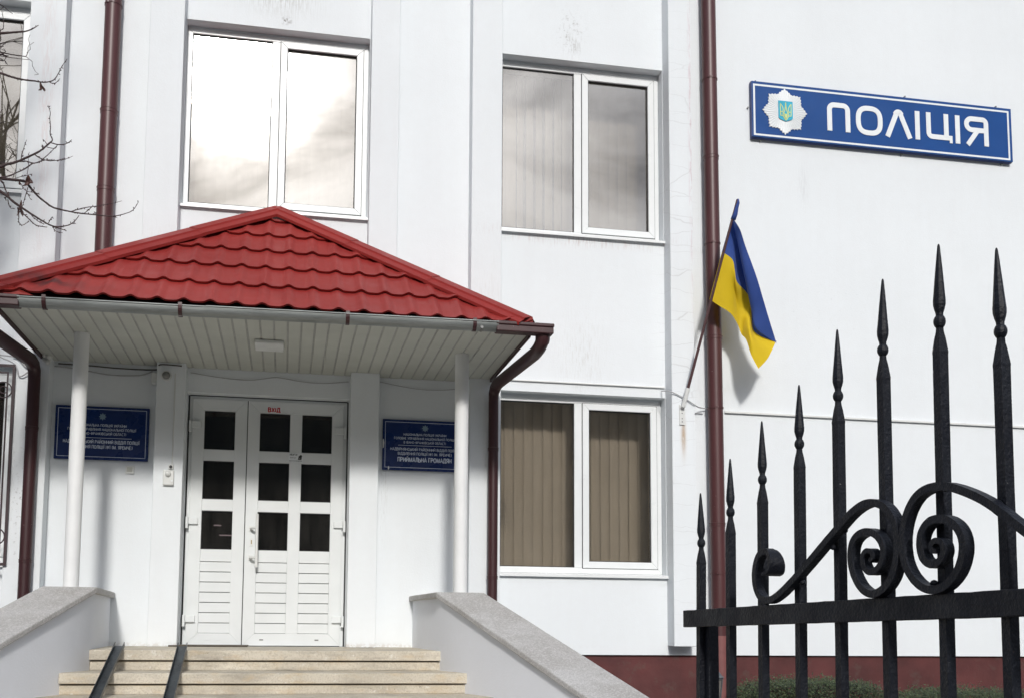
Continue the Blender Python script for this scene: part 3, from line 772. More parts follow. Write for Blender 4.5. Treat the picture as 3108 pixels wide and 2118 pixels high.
def hip(P0, P1, sgn, name='ridge_cap'):
    """folded hip flashing from the apex to the eave corner; front flange then side flange"""
    d = (P1-P0).normalized()
    nf = (ER-EL).cross(AP-EL).normalized(); nf = nf if nf.z > 0 else -nf
    a, b_ = (ER, WRc) if sgn > 0 else (WLc, EL)
    ns = (b_-a).cross(AP-a).normalized(); ns = ns if ns.z > 0 else -ns
    ff = nf.cross(d).normalized(); ff = ff if ff.z < 0 else -ff
    if ff.y > 0 and abs(ff.y) > .01: pass
    fs_ = ns.cross(d).normalized(); fs_ = fs_ if fs_.z < 0 else -fs_
    bis = (nf+ns).normalized()
    m = MB(); prev = None; nseg = 3
    cuts = [0, .335, .66, 1.0]
    for s_ in range(nseg):
        t0, t1 = cuts[s_], cuts[s_+1]+(.012 if s_ < nseg-1 else 0.0)
        lift = .004*(nseg-s_)
        def ring(t):
            c = P0.lerp(P1, t)+bis*(.066+lift)
            pr = [c+fs_*.165-ns*.02, c+fs_*.16, c+fs_*.105, c+fs_*.098-ns*-.010, c+bis*.004, c+ff*.088+nf*.014, c+ff*.098+nf*.002, c+ff*.150-nf*.006, c+ff*.156-nf*.028]
            return pr
        A_, B_ = ring(t0), ring(t1); nn = len(A_)
        m.add(A_+B_, [(k, k+1, nn+k+1, nn+k) for k in range(nn-1)])
    m.build(name, M['roof'], can)
TR_ = at(1617, 962, -1.66)
hip(AP, TR_-Vector((.030, -.030, .062)), 1); hip(AP, EL+Vector((.0, .02, .0)), -1)
for c, s_ in ((TR_, 1), (Vector((-2.12, -1.66, 2.545)), -1)):      # folded corner ends of the hip caps
    m = MB(); m.add([c, c-Vector((0, 0, .072)), c-Vector((.34*s_, 0, .078)), c-Vector((.17*s_, .01, .012)), c+Vector((0, .30, -.01)), c+Vector((0, .30, -.08))],
          [(0, 1, 2, 3), (0, 4, 5, 1)])
    m.build('cap_end', M['roof'], can)
# soffit: tongue-and-groove boards running out from the wall
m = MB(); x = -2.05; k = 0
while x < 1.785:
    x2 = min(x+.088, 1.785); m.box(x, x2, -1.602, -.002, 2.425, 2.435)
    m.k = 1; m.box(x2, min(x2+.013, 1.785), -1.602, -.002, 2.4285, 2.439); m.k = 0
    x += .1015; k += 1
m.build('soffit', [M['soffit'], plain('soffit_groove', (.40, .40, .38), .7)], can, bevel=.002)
for xa_ in (-2.072, 1.787):
    m = MB(); m.box(xa_, xa_+.02, -1.6, -.155, 2.40, 2.50); m.build('edge_trim', M['darkbrown'], can)
m = MB(); m.box(-2.05, 1.785, -1.604, -1.580, 2.438, 2.50); m.build('fascia', M['darkbrown'], can)
m = MB(); m.box(-2.045, 1.78, -1.57, -.01, 2.447, 2.452); m.build('roof_deck', M['darkbrown'], can)
# gutter, half-round with rolled lip
def gutter(x0, x1, y, z0, z1, r_, mat, name, parent, open_=True, n=14):
    m = MB(); sec = []
    for k in range(n+1):
        a = math.pi+math.pi*k/n; sec.append((r_*math.cos(a), r_*math.sin(a)*1.2))
    inn = [(q[0]*.95, q[1]*.95+.001) for q in sec[::-1]]
    lipc = (-r_-.002, .002); lip = [(lipc[0]+.0055*math.cos(t*math.pi/4), lipc[1]+.0055*math.sin(t*math.pi/4)) for t in range(8)]
    def pr(sc):
        vv = [(x0, y+q[0], z0+q[1]) for q in sc]+[(x1, y+q[0], z1+q[1]) for q in sc]; L = len(sc)
        m.add(vv, [(k, (k+1) % L, L+(k+1) % L, L+k) for k in range(L)]+[tuple(range(L)), tuple(range(2*L-1, L-1, -1))])
    pr(sec+inn); pr(lip)
    return m.build(name, mat, parent, smooth=True, auto=R(50))
GY = -1.655
gut = gutter(-1.875, -.588, GY, 2.438, 2.447, .050, M['galv'], 'gutter', can)
gutter(-.604, 1.535, GY, 2.450, 2.470, .052, M['galv'], 'gutter', can)
# brown corner gutters
def cornergut(x0, x1, z, s_):
    m = MB(); yf = GY-.055; yb = GY+.05; xa, xb = sorted((x0, x1))
    m.box(xa, xb, yf, yb, z-.012, z+.016); m.box(xa+.004, xb-.004, yf+.006, yb-.002, z-.062, z-.012)
    return m.build('corner_gutter', M['darkbrown'], can, bevel=.008, seg=3)
cornergut(1.515, 1.965, 2.468, 1); cornergut(-1.86, -2.26, 2.44, -1)
for xx, zz in ((-1.70, 2.440), (-.783, 2.446), (.405, 2.460), (1.352, 2.468)):
    m = MB(); pts = [(xx, GY+.056*math.cos(math.pi+math.pi*k/10), zz+.066*math.sin(math.pi+math.pi*k/10)) for k in range(11)]
    pts = [(xx, GY-.056, zz+.022)]+pts
    for a, b_ in zip(pts[:-1], pts[1:]):
        m.add([(a[0]-.014, a[1], a[2]), (a[0]+.014, a[1], a[2]), (b_[0]+.014, b_[1], b_[2]), (b_[0]-.014, b_[1], b_[2])], [(0, 1, 2, 3)])
    o = m.build('gutter_bracket', M['darkbrown'], can); sm = o.modifiers.new('thick', 'SOLIDIFY'); sm.thickness = .003
m = MB(); m.tube([(1.405, GY, 2.41), (1.405, GY-.052, 2.425)], .012, 10); m.build('gutter_plug', M['grey_plastic'], can)
for xc in (-1.597, 1.397):
    m = MB(); prof = []
    for k in range(40):
        z = .463+(2.430-.463)*k/39; prof.append((.0565+.0012*noise.noise(Vector((xc, z*4, 0))), z))
    m.lathe(prof, (xc, -.91, 0), 28); c_ = m.build('column', M['column'], can, smooth=True, auto=R(50))
m = MB(); m.box(-.283, -.055, -1.045, -.80, 2.392, 2.424); lamp = m.build('ceiling_lamp', M['white_plastic'], bevel=.010, seg=3)
tag(lamp, 'flat white rectangular lamp fixed under the porch soffit', 'lamp')
adopt(can)

# downpipes ------------------------------------------------------------
def pipe(name, pts, r_, collars, mat, lab, group, rc=1.09, brackets=()):
    P0 = Vector(pts[0][:3] if len(pts[0]) > 2 else pts[0])
    m = MB(); m.tube(pts, r_, 24); base = Vector((pts[-1][0], pts[-1][1], pts[-1][2]))
    root = empty(name, base, label=lab, cat='drainpipe', group=group)
    m.build('pipe', mat, root, smooth=True, auto=R(60))
    A = Vector(pts[-2]); B = Vector(pts[-1])
    for z in collars:
        t = (z-A.z)/(B.z-A.z); c = A.lerp(B, t)
        m = MB(); m.lathe([(r_*1.0, -.03), (r_*1.045, -.028), (r_*1.05, .0), (r_*rc, .002), (r_*rc, .007), (r_*1.0, .009)], c, 24)
        m.build('joint_collar', mat, root, smooth=True, auto=R(40))
    for z in brackets:
        t = (z-A.z)/(B.z-A.z); c = A.lerp(B, t)
        m = MB(); m.lathe([(r_*1.0, -.008), (r_*1.07, -.008), (r_*1.07, .008), (r_*1.0, .008)], c, 24)
        m.box(c.x-.006, c.x+.006, c.y+r_*.9, -.0, c.z-.006, c.z+.006); m.box(c.x-r_*.62, c.x-r_*.30, c.y-r_*1.0, c.y-r_*.8, c.z-.009, c.z+.009)
        m.build('clamp', mat, root)
    adopt(root); return root
def zt(x, y, Y): return at(x, y, Y).z
uy = -.085
pipe('drainpipe', [(-1.622, uy, 8.0), (-1.622, uy, 2.46)], .0705,
     [zt(305, 336, uy), zt(295, 572, uy)], M['brown'], 'brown drainpipe on the white wall left of the window above the canopy', 'brown drainpipes on the facade', brackets=(zt(340, 18, uy),))
pr_ = pipe('drainpipe', [tuple(at(2148, -60, -.09)), tuple(at(2184, 1935, -.09))], .0705,
     [zt(2150, 478, -.09), zt(2160, 1022, -.09), zt(2172, 1588, -.09)], M['brown'], 'tall brown drainpipe between the flag and the blank right-hand wall', 'brown drainpipes on the facade',
     brackets=(zt(2150, 244, -.09), zt(2155, 741, -.09), zt(2165, 1238, -.09), zt(2175, 1739, -.09)))
bt = at(2184, 1935, -.09)
m = MB(); m.tube([tuple(bt+Vector((0, 0, .02))), (bt.x+.003, bt.y, GZ)], .0725, 24)
o = m.build('pipe_foot', plain('pink_primer_pipe', (.20, .075, .070), .55, .25, 5), pr_, smooth=True, auto=R(60)); o.matrix_parent_inverse = Matrix.Translation(-pr_.location)
# canopy downpipes with their swan-necks
def bent(pts, r_, n=8):
    return smoothline(pts, n)
def neckpipe(xs_, side, lab):
    PY = -.212
    xc = xs_; r_ = .0445 if side > 0 else .049
    gx = 1.895 if side > 0 else -2.225
    pts = [(gx, -1.63, 2.44), (gx, -1.62, 2.385), (gx-.01*side, -1.56, 2.335), (gx-.02*side, -1.45, 2.315)]
    pts2 = [(xc+.02*side, -.40, 2.335), (xc+.004*side, -.26, 2.31), (xc, -.217, 2.25), (xc, PY, 2.18)]
    allp = smoothline(pts, 4)+[(xc+.012*side, -.33, 2.345), (xc+.006*side, -.262, 2.325), (xc, -.222, 2.28), (xc, PY, 2.22)]+[(xc, PY, 1.5), (xc, PY, GZ+.05)]
    root = empty('drainpipe', (xc, PY, GZ), label=lab, cat='drainpipe', group='brown drainpipes on the facade')
    m = MB(); m.tube(allp, [r_*1.17]*(len(allp)-6)+[r_*1.17, r_*1.14, r_*1.05, r_, r_, r_], 22); m.build('pipe', M['darkbrown'], root, smooth=True, auto=R(60))
    for z in ((1.78, .63) if side > 0 else (1.80, .70)):
        m = MB(); m.lathe([(r_, -.025), (r_*1.05, -.023), (r_*1.06, .0), (r_*1.10, .002), (r_*1.1, .006), (r_, .008)], (xc, PY, z), 22); m.build('joint_collar', M['darkbrown'], root, smooth=True, auto=R(40))
    m = MB(); a = Vector((gx, -1.625, 2.385)); m.tube([a+Vector((0, 0, .035)), a+Vector((0, .004, -.0)), a+Vector((0, .02, -.02))], [r_*1.25, r_*1.25, r_*1.22], 20); m.build('funnel', M['darkbrown'], root, smooth=True, auto=R(50))
    adopt(root)
neckpipe(at(1498, 1180, -.212).x, 1, 'dark brown drainpipe bending from the right gutter corner beside the lower window')
neckpipe(at(97, 1290, -.212).x, -1, 'dark brown drainpipe bending from the left end of the canopy gutter')

# ------------------------------------------------------------------ big blue sign
sg = empty('police_sign', (5.89, -.03, 5.0), label='wide blue wall sign with white lettering and a white star emblem', cat='sign')
YS = -.055
m = MB(); m.prism([(4.437, 5.022), (7.337, 5.022), (7.337, 5.604), (4.437, 5.604)], YS+.014, -.008); m.build('sign_box', M['blue_edge'], sg, bevel=.006)
m = MB(); m.prism([(4.441, 5.026), (7.333, 5.026), (7.333, 5.600), (4.441, 5.600)], YS, YS+.012); m.build('sign_face', M['blue'], sg, bevel=.002)
m = MB(); frame_ring(m, 4.455, 7.303, 5.040, 5.572, .019, YS-.0016, YS-.0002); m.build('border', M['sign_white'], sg)
y0, y1 = YS-.005, YS-.0002; SW = .052; hW = SW/2
def letter(fn, nm='letter'):
    m = MB(); fn(m); m.build(nm, M['sign_white'], sg)
def L_P(m): ribbon(m, [(5.246+hW, 5.163)]+arc(5.246+hW+.05, 5.463-hW-.05, .05, 180, 90, 6)+arc(5.497-hW-.05, 5.463-hW-.05, .05, 90, 0, 6)+[(5.497-hW, 5.163)], SW, y0, y1)
def L_O(m):
    c = (5.708, 5.309); a_, b_ = .1215, .1290; pts = []
    for k in range(40):
        t = 2*math.pi*k/40; ct, st_ = math.cos(t), math.sin(t); pts.append((c[0]+a_*math.copysign(abs(ct)**.72, ct), c[1]+b_*math.copysign(abs(st_)**.72, st_)))
    ribbon(m, pts, SW, y0, y1, True)
def L_L(m): ribbon(m, [(5.908, 5.163), (6.008, 5.405)]+arc(6.034, 5.402, .032, 150, 30, 6)+[(6.060, 5.405), (6.160, 5.163)], SW, y0, y1)
def L_I(x): return lambda m: ribbon(m, [(x+hW, 5.163), (x+hW, 5.465)], SW, y0, y1)
def L_C(m):
    ribbon(m, [(6.346+hW, 5.465)]+arc(6.346+hW+.04, 5.185+hW+.04, .04, 180, 270, 6)+[(6.640, 5.185+hW)], SW*.98, y0, y1)
    ribbon(m, [(6.598-hW, 5.215), (6.598-hW, 5.465)], SW, y0-.0006, y1); ribbon(m, [(6.624, 5.20), (6.624, 5.158)], .032, y0-.0004, y1)
def L_YA(m):
    ribbon(m, [(7.057-hW, 5.163)]+arc(7.057-hW-.04, 5.471-hW-.04, .04, 0, 90, 5)+[(6.88, 5.471-hW)]+arc(6.865, 5.386, .0595, 90, 270, 10)+[(6.93, 5.3265), (7.0045, 5.3265)], SW, y0, y1)
    ribbon(m, [(6.93, 5.318), (6.815, 5.163)], SW*.95, y0-.0006, y1)
letter(L_P); letter(L_O); letter(L_L); letter(L_I(6.220)); letter(L_C); letter(L_I(6.676)); letter(L_YA)
def star(cx, cz, Rm, ys, yd, n=48, major=8, low=.80, mesh=None, notch=.955):
    pts = []
    for k in range(n):
        a = 2*math.pi*k/n; q = (k % (n//major))/(n/major); q = min(q, 1-q)*2
        rt_ = Rm*(1-(1-low)*q**.85)
        pts.append((cx+rt_*math.cos(a), cz+rt_*math.sin(a)))
        a2 = a+math.pi/n; q2 = ((k+.5) % (n/major))/(n/major); q2 = min(q2, 1-q2)*2
        r2 = Rm*(1-(1-low)*q2**.85)*notch-(.012*Rm); pts.append((cx+r2*math.cos(a2), cz+r2*math.sin(a2)))
    m = mesh or MB(); N_ = len(pts)
    vs = [(p_[0], ys if i % 2 else ys+.004, p_[1]) for i, p_ in enumerate(pts)]+[(cx, ys-.004, cz)]+[(p_[0], yd, p_[1]) for p_ in pts]
    m.add(vs, [(i, (i+1) % N_, N_) for i in range(N_)]+[(i, (i+1) % N_, N_+1+(i+1) % N_, N_+1+i) for i in range(N_)])
    return m
EC = (4.788, 5.310)
m = star(EC[0], EC[1], .242, YS-.010, YS-.0004); em = m.build('emblem', M['emblem_white'], sg)
m = MB(); sh = [(4.714, 5.240), (4.728, 5.226), (4.790, 5.203), (4.852, 5.226), (4.866, 5.240), (4.866, 5.414), (4.714, 5.414)]
m.prism(sh, YS-.0185, YS-.012); m.build('shield', M['shield'], em)
m = MB(); ty0, ty1 = YS-.0205, YS-.0187; X0 = 4.790
ribbon(m, [(X0, 5.398), (X0-.002, 5.36), (X0-.010, 5.315), (X0-.022, 5.292)], .009, ty0, ty1); ribbon(m, [(X0, 5.397), (X0+.002, 5.36), (X0+.010, 5.315), (X0+.022, 5.292)], .009, ty0-.0003, ty1)
for s_ in (-1, 1):
    ribbon(m, smoothline([(X0+s_*.058, 5.385), (X0+s_*.034, 5.350), (X0+s_*.028, 5.315), (X0+s_*.036, 5.300)], 4), .008, ty0-.0005-.0001*s_, ty1)
    ribbon(m, [(X0+s_*.058, 5.385), (X0+s_*.056, 5.262), (X0+s_*.026, 5.258)], .008, ty0-.0004, ty1)
    ribbon(m, smoothline([(X0+s_*.026, 5.295), (X0+s_*.030, 5.268), (X0+s_*.016, 5.235), (X0, 5.214)], 4), .009, ty0-.0008-.0001*s_, ty1)
    ribbon(m, [(X0+s_*.022, 5.292), (X0+s_*.006, 5.262), (X0, 5.24)], .008, ty0-.0011-.0001*s_, ty1)
    ribbon(m, [(X0+s_*.055, 5.300), (X0+s_*.030, 5.300)], .008, ty0-.0014, ty1)
m.prism([(X0-.018, 5.262), (X0, 5.222), (X0+.018, 5.262), (X0, 5.285)], ty0-.0017, ty1)
m.build('trident', M['trident'], em)
for (x, z) in ((4.418, 5.34), (4.545, 5.008), (6.09, 5.008), (7.235, 5.01), (7.352, 5.33), (6.145, 5.632), (4.5, 5.622), (7.19, 5.63)):
    m = MB(); m.tube([(x, -.02, z), (x, .0, z)], .009, 10); m.tube([(x, -.024, z), (x, -.02, z)], .0045, 8); m.build('fixing_screw', M['galv'], sg)
adopt(sg)

# ------------------------------------------------------------------ the two plaques
def plaque(x0, z0, w_, h_, lines, rule, lab, starz, marks=()):
    root = empty('wall_plaque', (x0+w_/2, -.02, z0), label=lab, cat='plaque', group='navy plaques beside the entrance')
    y = -.028
    m = MB(); m.box(x0, x0+w_, y, -.006, z0, z0+h_); m.build('board', M['plaque'], root, bevel=.003)
    m = MB(); frame_ring(m, x0+.022, x0+w_-.022, z0+.024, z0+h_-.022, .0042, y-.0016, y-.0003); m.build('border', M['plaque_text'], root)
    cx = x0+w_/2
    m = MB(); pts = []
    for k in range(16):
        a = math.pi/2+k*math.pi/8; r_ = .033 if k % 2 == 0 else .0205; pts.append((cx+r_*math.cos(a), starz+r_*math.sin(a)))
    m.prism(pts, y-.0018, y-.0003, (1, 0)); m.build('star_emblem', M['plaque_star'], root)
    for (body, z, size, wd, bold) in lines:
        text_mesh('lettering', body, cx, z, y-.0012, size, M['plaque_text'], root, width=wd, bold=bold)
    m = MB(); m.box(cx-.245, cx+.245, y-.0016, y-.0003, rule-.0018, rule+.0018); m.build('rule', M['plaque_text'], root)
    for (mx_, mz, mw, mh) in marks:
        m = MB(); m.prism([(mx_, mz), (mx_+mw*.7, mz+mh*.1), (mx_+mw, mz+mh*.6), (mx_+mw*.6, mz+mh), (mx_, mz+mh*.9)], y-.0022, y-.0018, (1, 0)); m.build('peeled_patch', M['white_plastic'], root)
    adopt(root)
L1 = 'НАЦІОНАЛЬНА ПОЛІЦІЯ УКРАЇНИ'; L2 = 'ГОЛОВНЕ УПРАВЛІННЯ НАЦІОНАЛЬНОЇ ПОЛІЦІЇ'; L3 = 'В ІВАНО-ФРАНКІВСЬКІЙ ОБЛАСТІ'
L4 = 'НАДВІРНЯНСЬКИЙ РАЙОННИЙ ВІДДІЛ ПОЛІЦІЇ'; L5 = 'ВІДДІЛЕННЯ ПОЛІЦІЇ №1 (М. ЯРЕМЧЕ)'
plaque(-1.963, 1.580, .772, .463, [(L1, 1.868, .021, .40, .15), (L2, 1.832, .021, .562, .15), (L3, 1.796, .021, .40, .15), (L4, 1.722, .027, .625, .17), (L5, 1.678, .027, .51, .17)],
       1.770, 'navy plaque with five lines of text behind the left porch column', 1.955)
plaque(.833, 1.583, .772, .463, [(L1, 1.902, .020, .39, .15), (L2, 1.866, .020, .56, .15), (L3, 1.830, .020, .385, .15), (L4, 1.765, .023, .625, .16), (L5, 1.725, .023, .49, .16), ('ПРИЙМАЛЬНА ГРОМАДЯН', 1.664, .037, .49, .2)],
       1.812, 'navy plaque with six lines of text behind the right porch column', 1.972, marks=((.834, 1.775, .015, .09), (.885, 1.584, .013, .035)))

# ------------------------------------------------------------------ small fittings on the porch wall
def fitting(name, lab, cat, root_loc): return empty(name, root_loc, label=lab, cat=cat)
r_ = fitting('motion_sensor', 'white call panel with round dome on the pilaster left of the door', 'sensor', (-1.0, PB, 1.36))
m = MB(); m.box(-1.043, -.953, PB-.030, PB-.001, 1.362, 1.492); m.build('case', M['white_plastic'], r_, bevel=.008, seg=3)
m = MB(); vs = []
m.lathe([(.001, -.026), (.014, -.022), (.023, -.010), (.026, 0), (.023, .010), (.014, .022), (.001, .026)], (-1.0, PB-.032, 1.458), 18); m.build('dome', M['frost_w'] if 'frost_w' in M else M['white_plastic'], r_, smooth=True)
m = MB(); m.tube([(-.968, PB-.034, 1.40), (-.968, PB-.029, 1.40)], .009, 12); m.build('button', M['sign_white'], r_, smooth=True, auto=R(40)); adopt(r_)
r_ = fitting('small_camera', 'tiny black-eyed camera just above the white call panel', 'camera', (-.98, PB, 1.5))
m = MB(); m.box(-1.002, -.960, PB-.022, PB-.001, 1.500, 1.541); m.build('case', M['white_plastic'], r_, bevel=.004)
m = MB(); m.tube([(-.981, PB-.023, 1.52), (-.981, PB-.03, 1.52)], .013, 16); m.build('lens', M['black'], r_, smooth=True, auto=R(40))
adopt(r_)
m = MB(); m.box(-.978, -.968, PB-.010, PB-.001, 1.543, 2.33); o = m.build('cable_duct', M['white_plastic'], bevel=.002); tag(o, 'narrow white cable duct running up from the tiny camera', 'cable duct')
r_ = fitting('dome_camera', 'grey dome camera under the canopy on the pilaster left of the door', 'camera', (-1.045, PB, 2.3))
m = MB(); m.tube([(-1.045, PB-.001, 2.306), (-1.045, PB-.030, 2.306)], .042, 24); m.build('base', M['white_plastic'], r_, smooth=True, auto=R(40))
m = MB(); m.lathe([(.001, -.034), (.020, -.028), (.031, -.013), (.034, 0), (.031, .013), (.020, .028), (.001, .034)], (-1.045, PB-.034, 2.306), 20); m.build('dome', M['grey_plastic'], r_, smooth=True); adopt(r_)
m = MB(); m.box(-1.180, -1.132, -.105, -.002, 2.258, 2.342); o = m.build('junction_box', M['white_plastic'], bevel=.004); tag(o, 'small white junction box beside the grey dome camera', 'junction box')
m = MB(); m.box(-1.375, -1.303, -.016, -.001, 1.473, 1.541); m.k = 1; m.box(-1.362, -1.318, -.0175, -.0165, 1.487, 1.528)
o = m.build('wall_plate', [M['white_plastic'], M['soffit']], bevel=.003); tag(o, 'small off-white plate on the wall under the left plaque', 'wall plate')
# cables
def cable(pts, rad, mat, lab, n=6, seg=7, name='cable', group=None):
    m = MB(); m.tube(smoothline(pts, n), rad, seg); o = m.build(name, mat, smooth=True); return tag(o, lab, 'cable', group)
cable([(-1.99, -.02, 2.375), (-1.8, -.02, 2.36), (-1.55, -.02, 2.325), (-1.3, -.02, 2.33), (-1.18, -.03, 2.37)], .006, M['cable'], 'grey cable sagging along the porch wall above the left plaque')
cable([(-1.96, -.02, 2.40), (-1.7, -.018, 2.395), (-1.45, -.018, 2.385), (-1.15, -.02, 2.39), (-1.10, -.165, 2.40), (-.92, -.165, 2.398)], .006, M['darkcable'], 'dark cable along the joint of porch wall and soffit')
cable([(-.86, -.02, 2.38), (-.6, -.015, 2.35), (-.35, -.015, 2.34), (-.12, -.015, 2.375), (.1, -.015, 2.35), (.3, -.015, 2.345), (.52, -.015, 2.37)], .004, M['cable'], 'thin cable drooping in two bows above the entrance door')
cable([(.80, -.015, 2.385), (.95, -.015, 2.36), (1.15, -.015, 2.335), (1.35, -.015, 2.335), (1.55, -.015, 2.36)], .003, M['cable'], 'thin cable drooping above the right plaque')
cable([tuple(at(0, 1077, -.17)), tuple(at(50, 1085, -.17)), tuple(at(75, 1110, -.17)), tuple(at(95, 1125, -.17))], .006, M['cable'], 'loose grey cable crossing the pilaster behind the left drainpipe')
cable([tuple(at(0, 1083, -.16)), tuple(at(45, 1105, -.17)), tuple(at(58, 1140, -.17)), tuple(at(80, 1132, -.18)), tuple(at(112, 1105, -.17))], .0055, M['cable'], 'looped grey cable knotted beside the bend of the left drainpipe')
# conduit over the lower window and trunking on the right wall
a = at(1540, 1157, -.02); b_ = at(2008, 1185, -.02)
m = MB(); m.box(a.x, 3.52, -.020, -.001, 2.462, 2.474); o = m.build('cable_duct', M['white_plastic'], bevel=.002); tag(o, 'thin white cable duct on the wall above the lower right window', 'cable duct')
cable([tuple(at(2008, 1186, -.015)), tuple(at(2030, 1186, -.172)), tuple(at(2055, 1196, -.175)), tuple(at(2085, 1212, -.175)), tuple(at(2112, 1230, -.168)), tuple(at(2125, 1236, -.06)), tuple(at(2155, 1241, -.02))], .005, M['cable'], 'loose grey wire crossing the pilaster under the flagpole')
cable([(3.90, -.012, 2.235), (3.78, -.012, 2.24)], .004, M['cable'], 'short wire end beside the tall drainpipe', n=2)
a = at(2201, 1249, -.02)
m = MB(); m.add([(a.x, -.024, a.z-.008), (a.x, -.024, a.z+.008), (a.x, -.001, a.z+.008), (a.x, -.001, a.z-.008)]+[(11.9, -.024, a.z-.028), (11.9, -.024, a.z-.012), (11.9, -.001, a.z-.012), (11.9, -.001, a.z-.028)], [(0, 1, 2, 3), (0, 4, 5, 1), (1, 5, 6, 2), (3, 7, 4, 0), (4, 7, 6, 5)])
o = m.build('cable_trunking', M['white_plastic']); tag(o, 'long white cable trunking across the blank right-hand wall', 'cable duct')

# ------------------------------------------------------------------ flag
fl = empty('flag', (3.62, -.16, 2.2), label='blue and yellow flag hanging from an angled brown pole on the wall', cat='flag')
def Lp(x, y, Y): return at(2000+x/1.98, 550+y/1.98, Y)
B0 = Lp(148, 1345, -.20); T0 = Lp(472, 112, -.60)
dirp = (T0-B0)
def pole_at(t): return B0+dirp*t
m = MB(); m.tube([pole_at(0), pole_at(.5), pole_at(1.0)], [.0135, .0125, .011], 12); m.build('pole', M['pole'], fl, smooth=True, auto=R(50))
m = MB(); m.tube([pole_at(-.01), pole_at(.085)], .020, 14)
bq = at(2070, 1247, -.17); m.box(bq.x-.026, bq.x+.026, PB-.024, PB-.012, bq.z-.13, bq.z+.06)
m.tube([Vector((bq.x+.004, PB-.02, bq.z+.03)), pole_at(.0)], .018, 12)
m.k = 1
for dz in (-.02, -.07, -.10): m.tube([(bq.x, PB-.028, bq.z+dz), (bq.x, PB-.020, bq.z+dz)], .006, 8)
m.build('wall_bracket', [M['white_plastic'], M['grey_plastic']], fl, bevel=.003)
curves = {
 0.0: [(303,710,0),(370,755,0),(430,795,.02),(470,855,.06),(495,918,.09),(525,955,.05),(555,1045,.02),(598,1125,.02)],
 .25: [(342,565,0),(405,615,0),(446,668,.03),(470,735,.09),(508,800,.10),(538,862,.05),(566,962,.02),(655,1062,.03)],
 .5:  [(379,425,0),(440,470,0),(456,535,0),(469,605,.02),(537,686,.13),(556,790,.13),(576,906,.10),(702,966,.05)],
 .68: [(437,216,0),(461,325,.07),(479,410,.14),(502,520,.17),(539,684,.14),(560,780,.10),(588,885,.06),(704,970,.05)],
 .72: [(437,215,0),(463,324,0),(482,409,-.01),(505,519,-.01),(541,683,.03),(563,779,.06),(591,884,.05),(705,971,.05)],
 1.0: [(437,215,0),(486,290,-.02),(519,390,-.03),(556,490,-.03),(592,592,-.02),(628,715,-.01),(668,850,.01),(708,978,.07)]}
us = 8; keys = sorted(curves)
dense = {k: smoothline(curves[k], 6) for k in keys}; nU = len(dense[0.0]); vk = smoothline([(k,) for k in keys], 8)
def ydepth(u, v):   # base depth: on the pole at the hoist, swinging in towards the wall at the fly
    tp = .30+.60*v
    yh = pole_at(tp).y
    return yh+(-.47-yh)*u**.8
grid = []
for i in range(nU):
    colp = [dense[k][i] for k in keys]; cc = smoothline(colp, 8); colv = []
    for j, (x, y, dd) in enumerate(cc):
        v = vk[j][0]; u = i/(nU-1)
        colv.append(Lp(x, y, ydepth(u, v)+dd*1.25))
    grid.append(colv)
nV = len(grid[0])
for (nm, j0, j1, mt_) in (('yellow_half', 0, 16, 'flag_yellow'), ('blue_half', 16, nV-1, 'flag_blue')):
    m = MB(); vs = [grid[i][j] for i in range(nU) for j in range(j0, j1+1)]; kk = j1-j0+1
    m.add(vs, [(i*kk+j, (i+1)*kk+j, (i+1)*kk+j+1, i*kk+j+1) for i in range(nU-1) for j in range(kk-1)])
    m.build(nm, M[mt_], fl, smooth=True)
m = MB(); m.tube([pole_at(.905)+Vector((.008, 0, 0)), pole_at(.93)+Vector((.014, 0, 0)), pole_at(.965)+Vector((.010, 0, 0)), pole_at(.985)+Vector((.012, 0, 0)), pole_at(1.003)], [.024, .023, .019, .017, .010], 12)
m.build('hoist_sleeve', M['flag_blue'], fl, smooth=True)
adopt(fl)

# ------------------------------------------------------------------ wrought-iron gate leaf, standing open
D0 = 2.5
def gx(d): return (.43942562+.00561753*i_of(d))*D0
GA = Vector((.43942562*D0, CAM.y+D0, 0)); GD = Vector((.00561753*D0, -.05846728*D0, 0)); SP = GD.length; gd = GD.normalized()
gn = Vector((-gd.y, gd.x, 0)); gn = gn if gn.x < 0 else -gn          # towards the viewer's side
def onGate(x, y, off=0.0):
    """photo pixel to a point on the gate plane"""
    d = fw+rt*((x-CX)/F_PX)+up*((CY-y)/F_PX); P_ = GA+gn*off
    t = (P_-CAM).dot(gn)/d.dot(gn); return CAM+d*t
def K(x, y, off=0.0): return onGate(2050+x/1.5558, 1100+y/1.5558, off)
gate = empty('iron_gate', (GA.x, GA.y, GZ), label='black wrought-iron gate leaf with spear tips and scrolls, in the foreground', cat='gate')
T = [(2126, 1495), (2216, 1391), (2312, 1277), (2425, 1167), (2541, 1000), (2679, 847), (2848.5, 741.5), (3024, 753)]
Bc = [1647, 1553.6, 1454.8, 1347, 1201.5, 1063, 976.8, 1006]; Bx = [2128.5, 2217, 2314, 2426, 2543.6, 2679.3, 2851.6, 3037]
RX = [122, 263, 416, 593, 783, 1008, 1280, 1578]; RY = [1207, 1200, 1196, 1186, 1178, 1168, 1155, 1138]
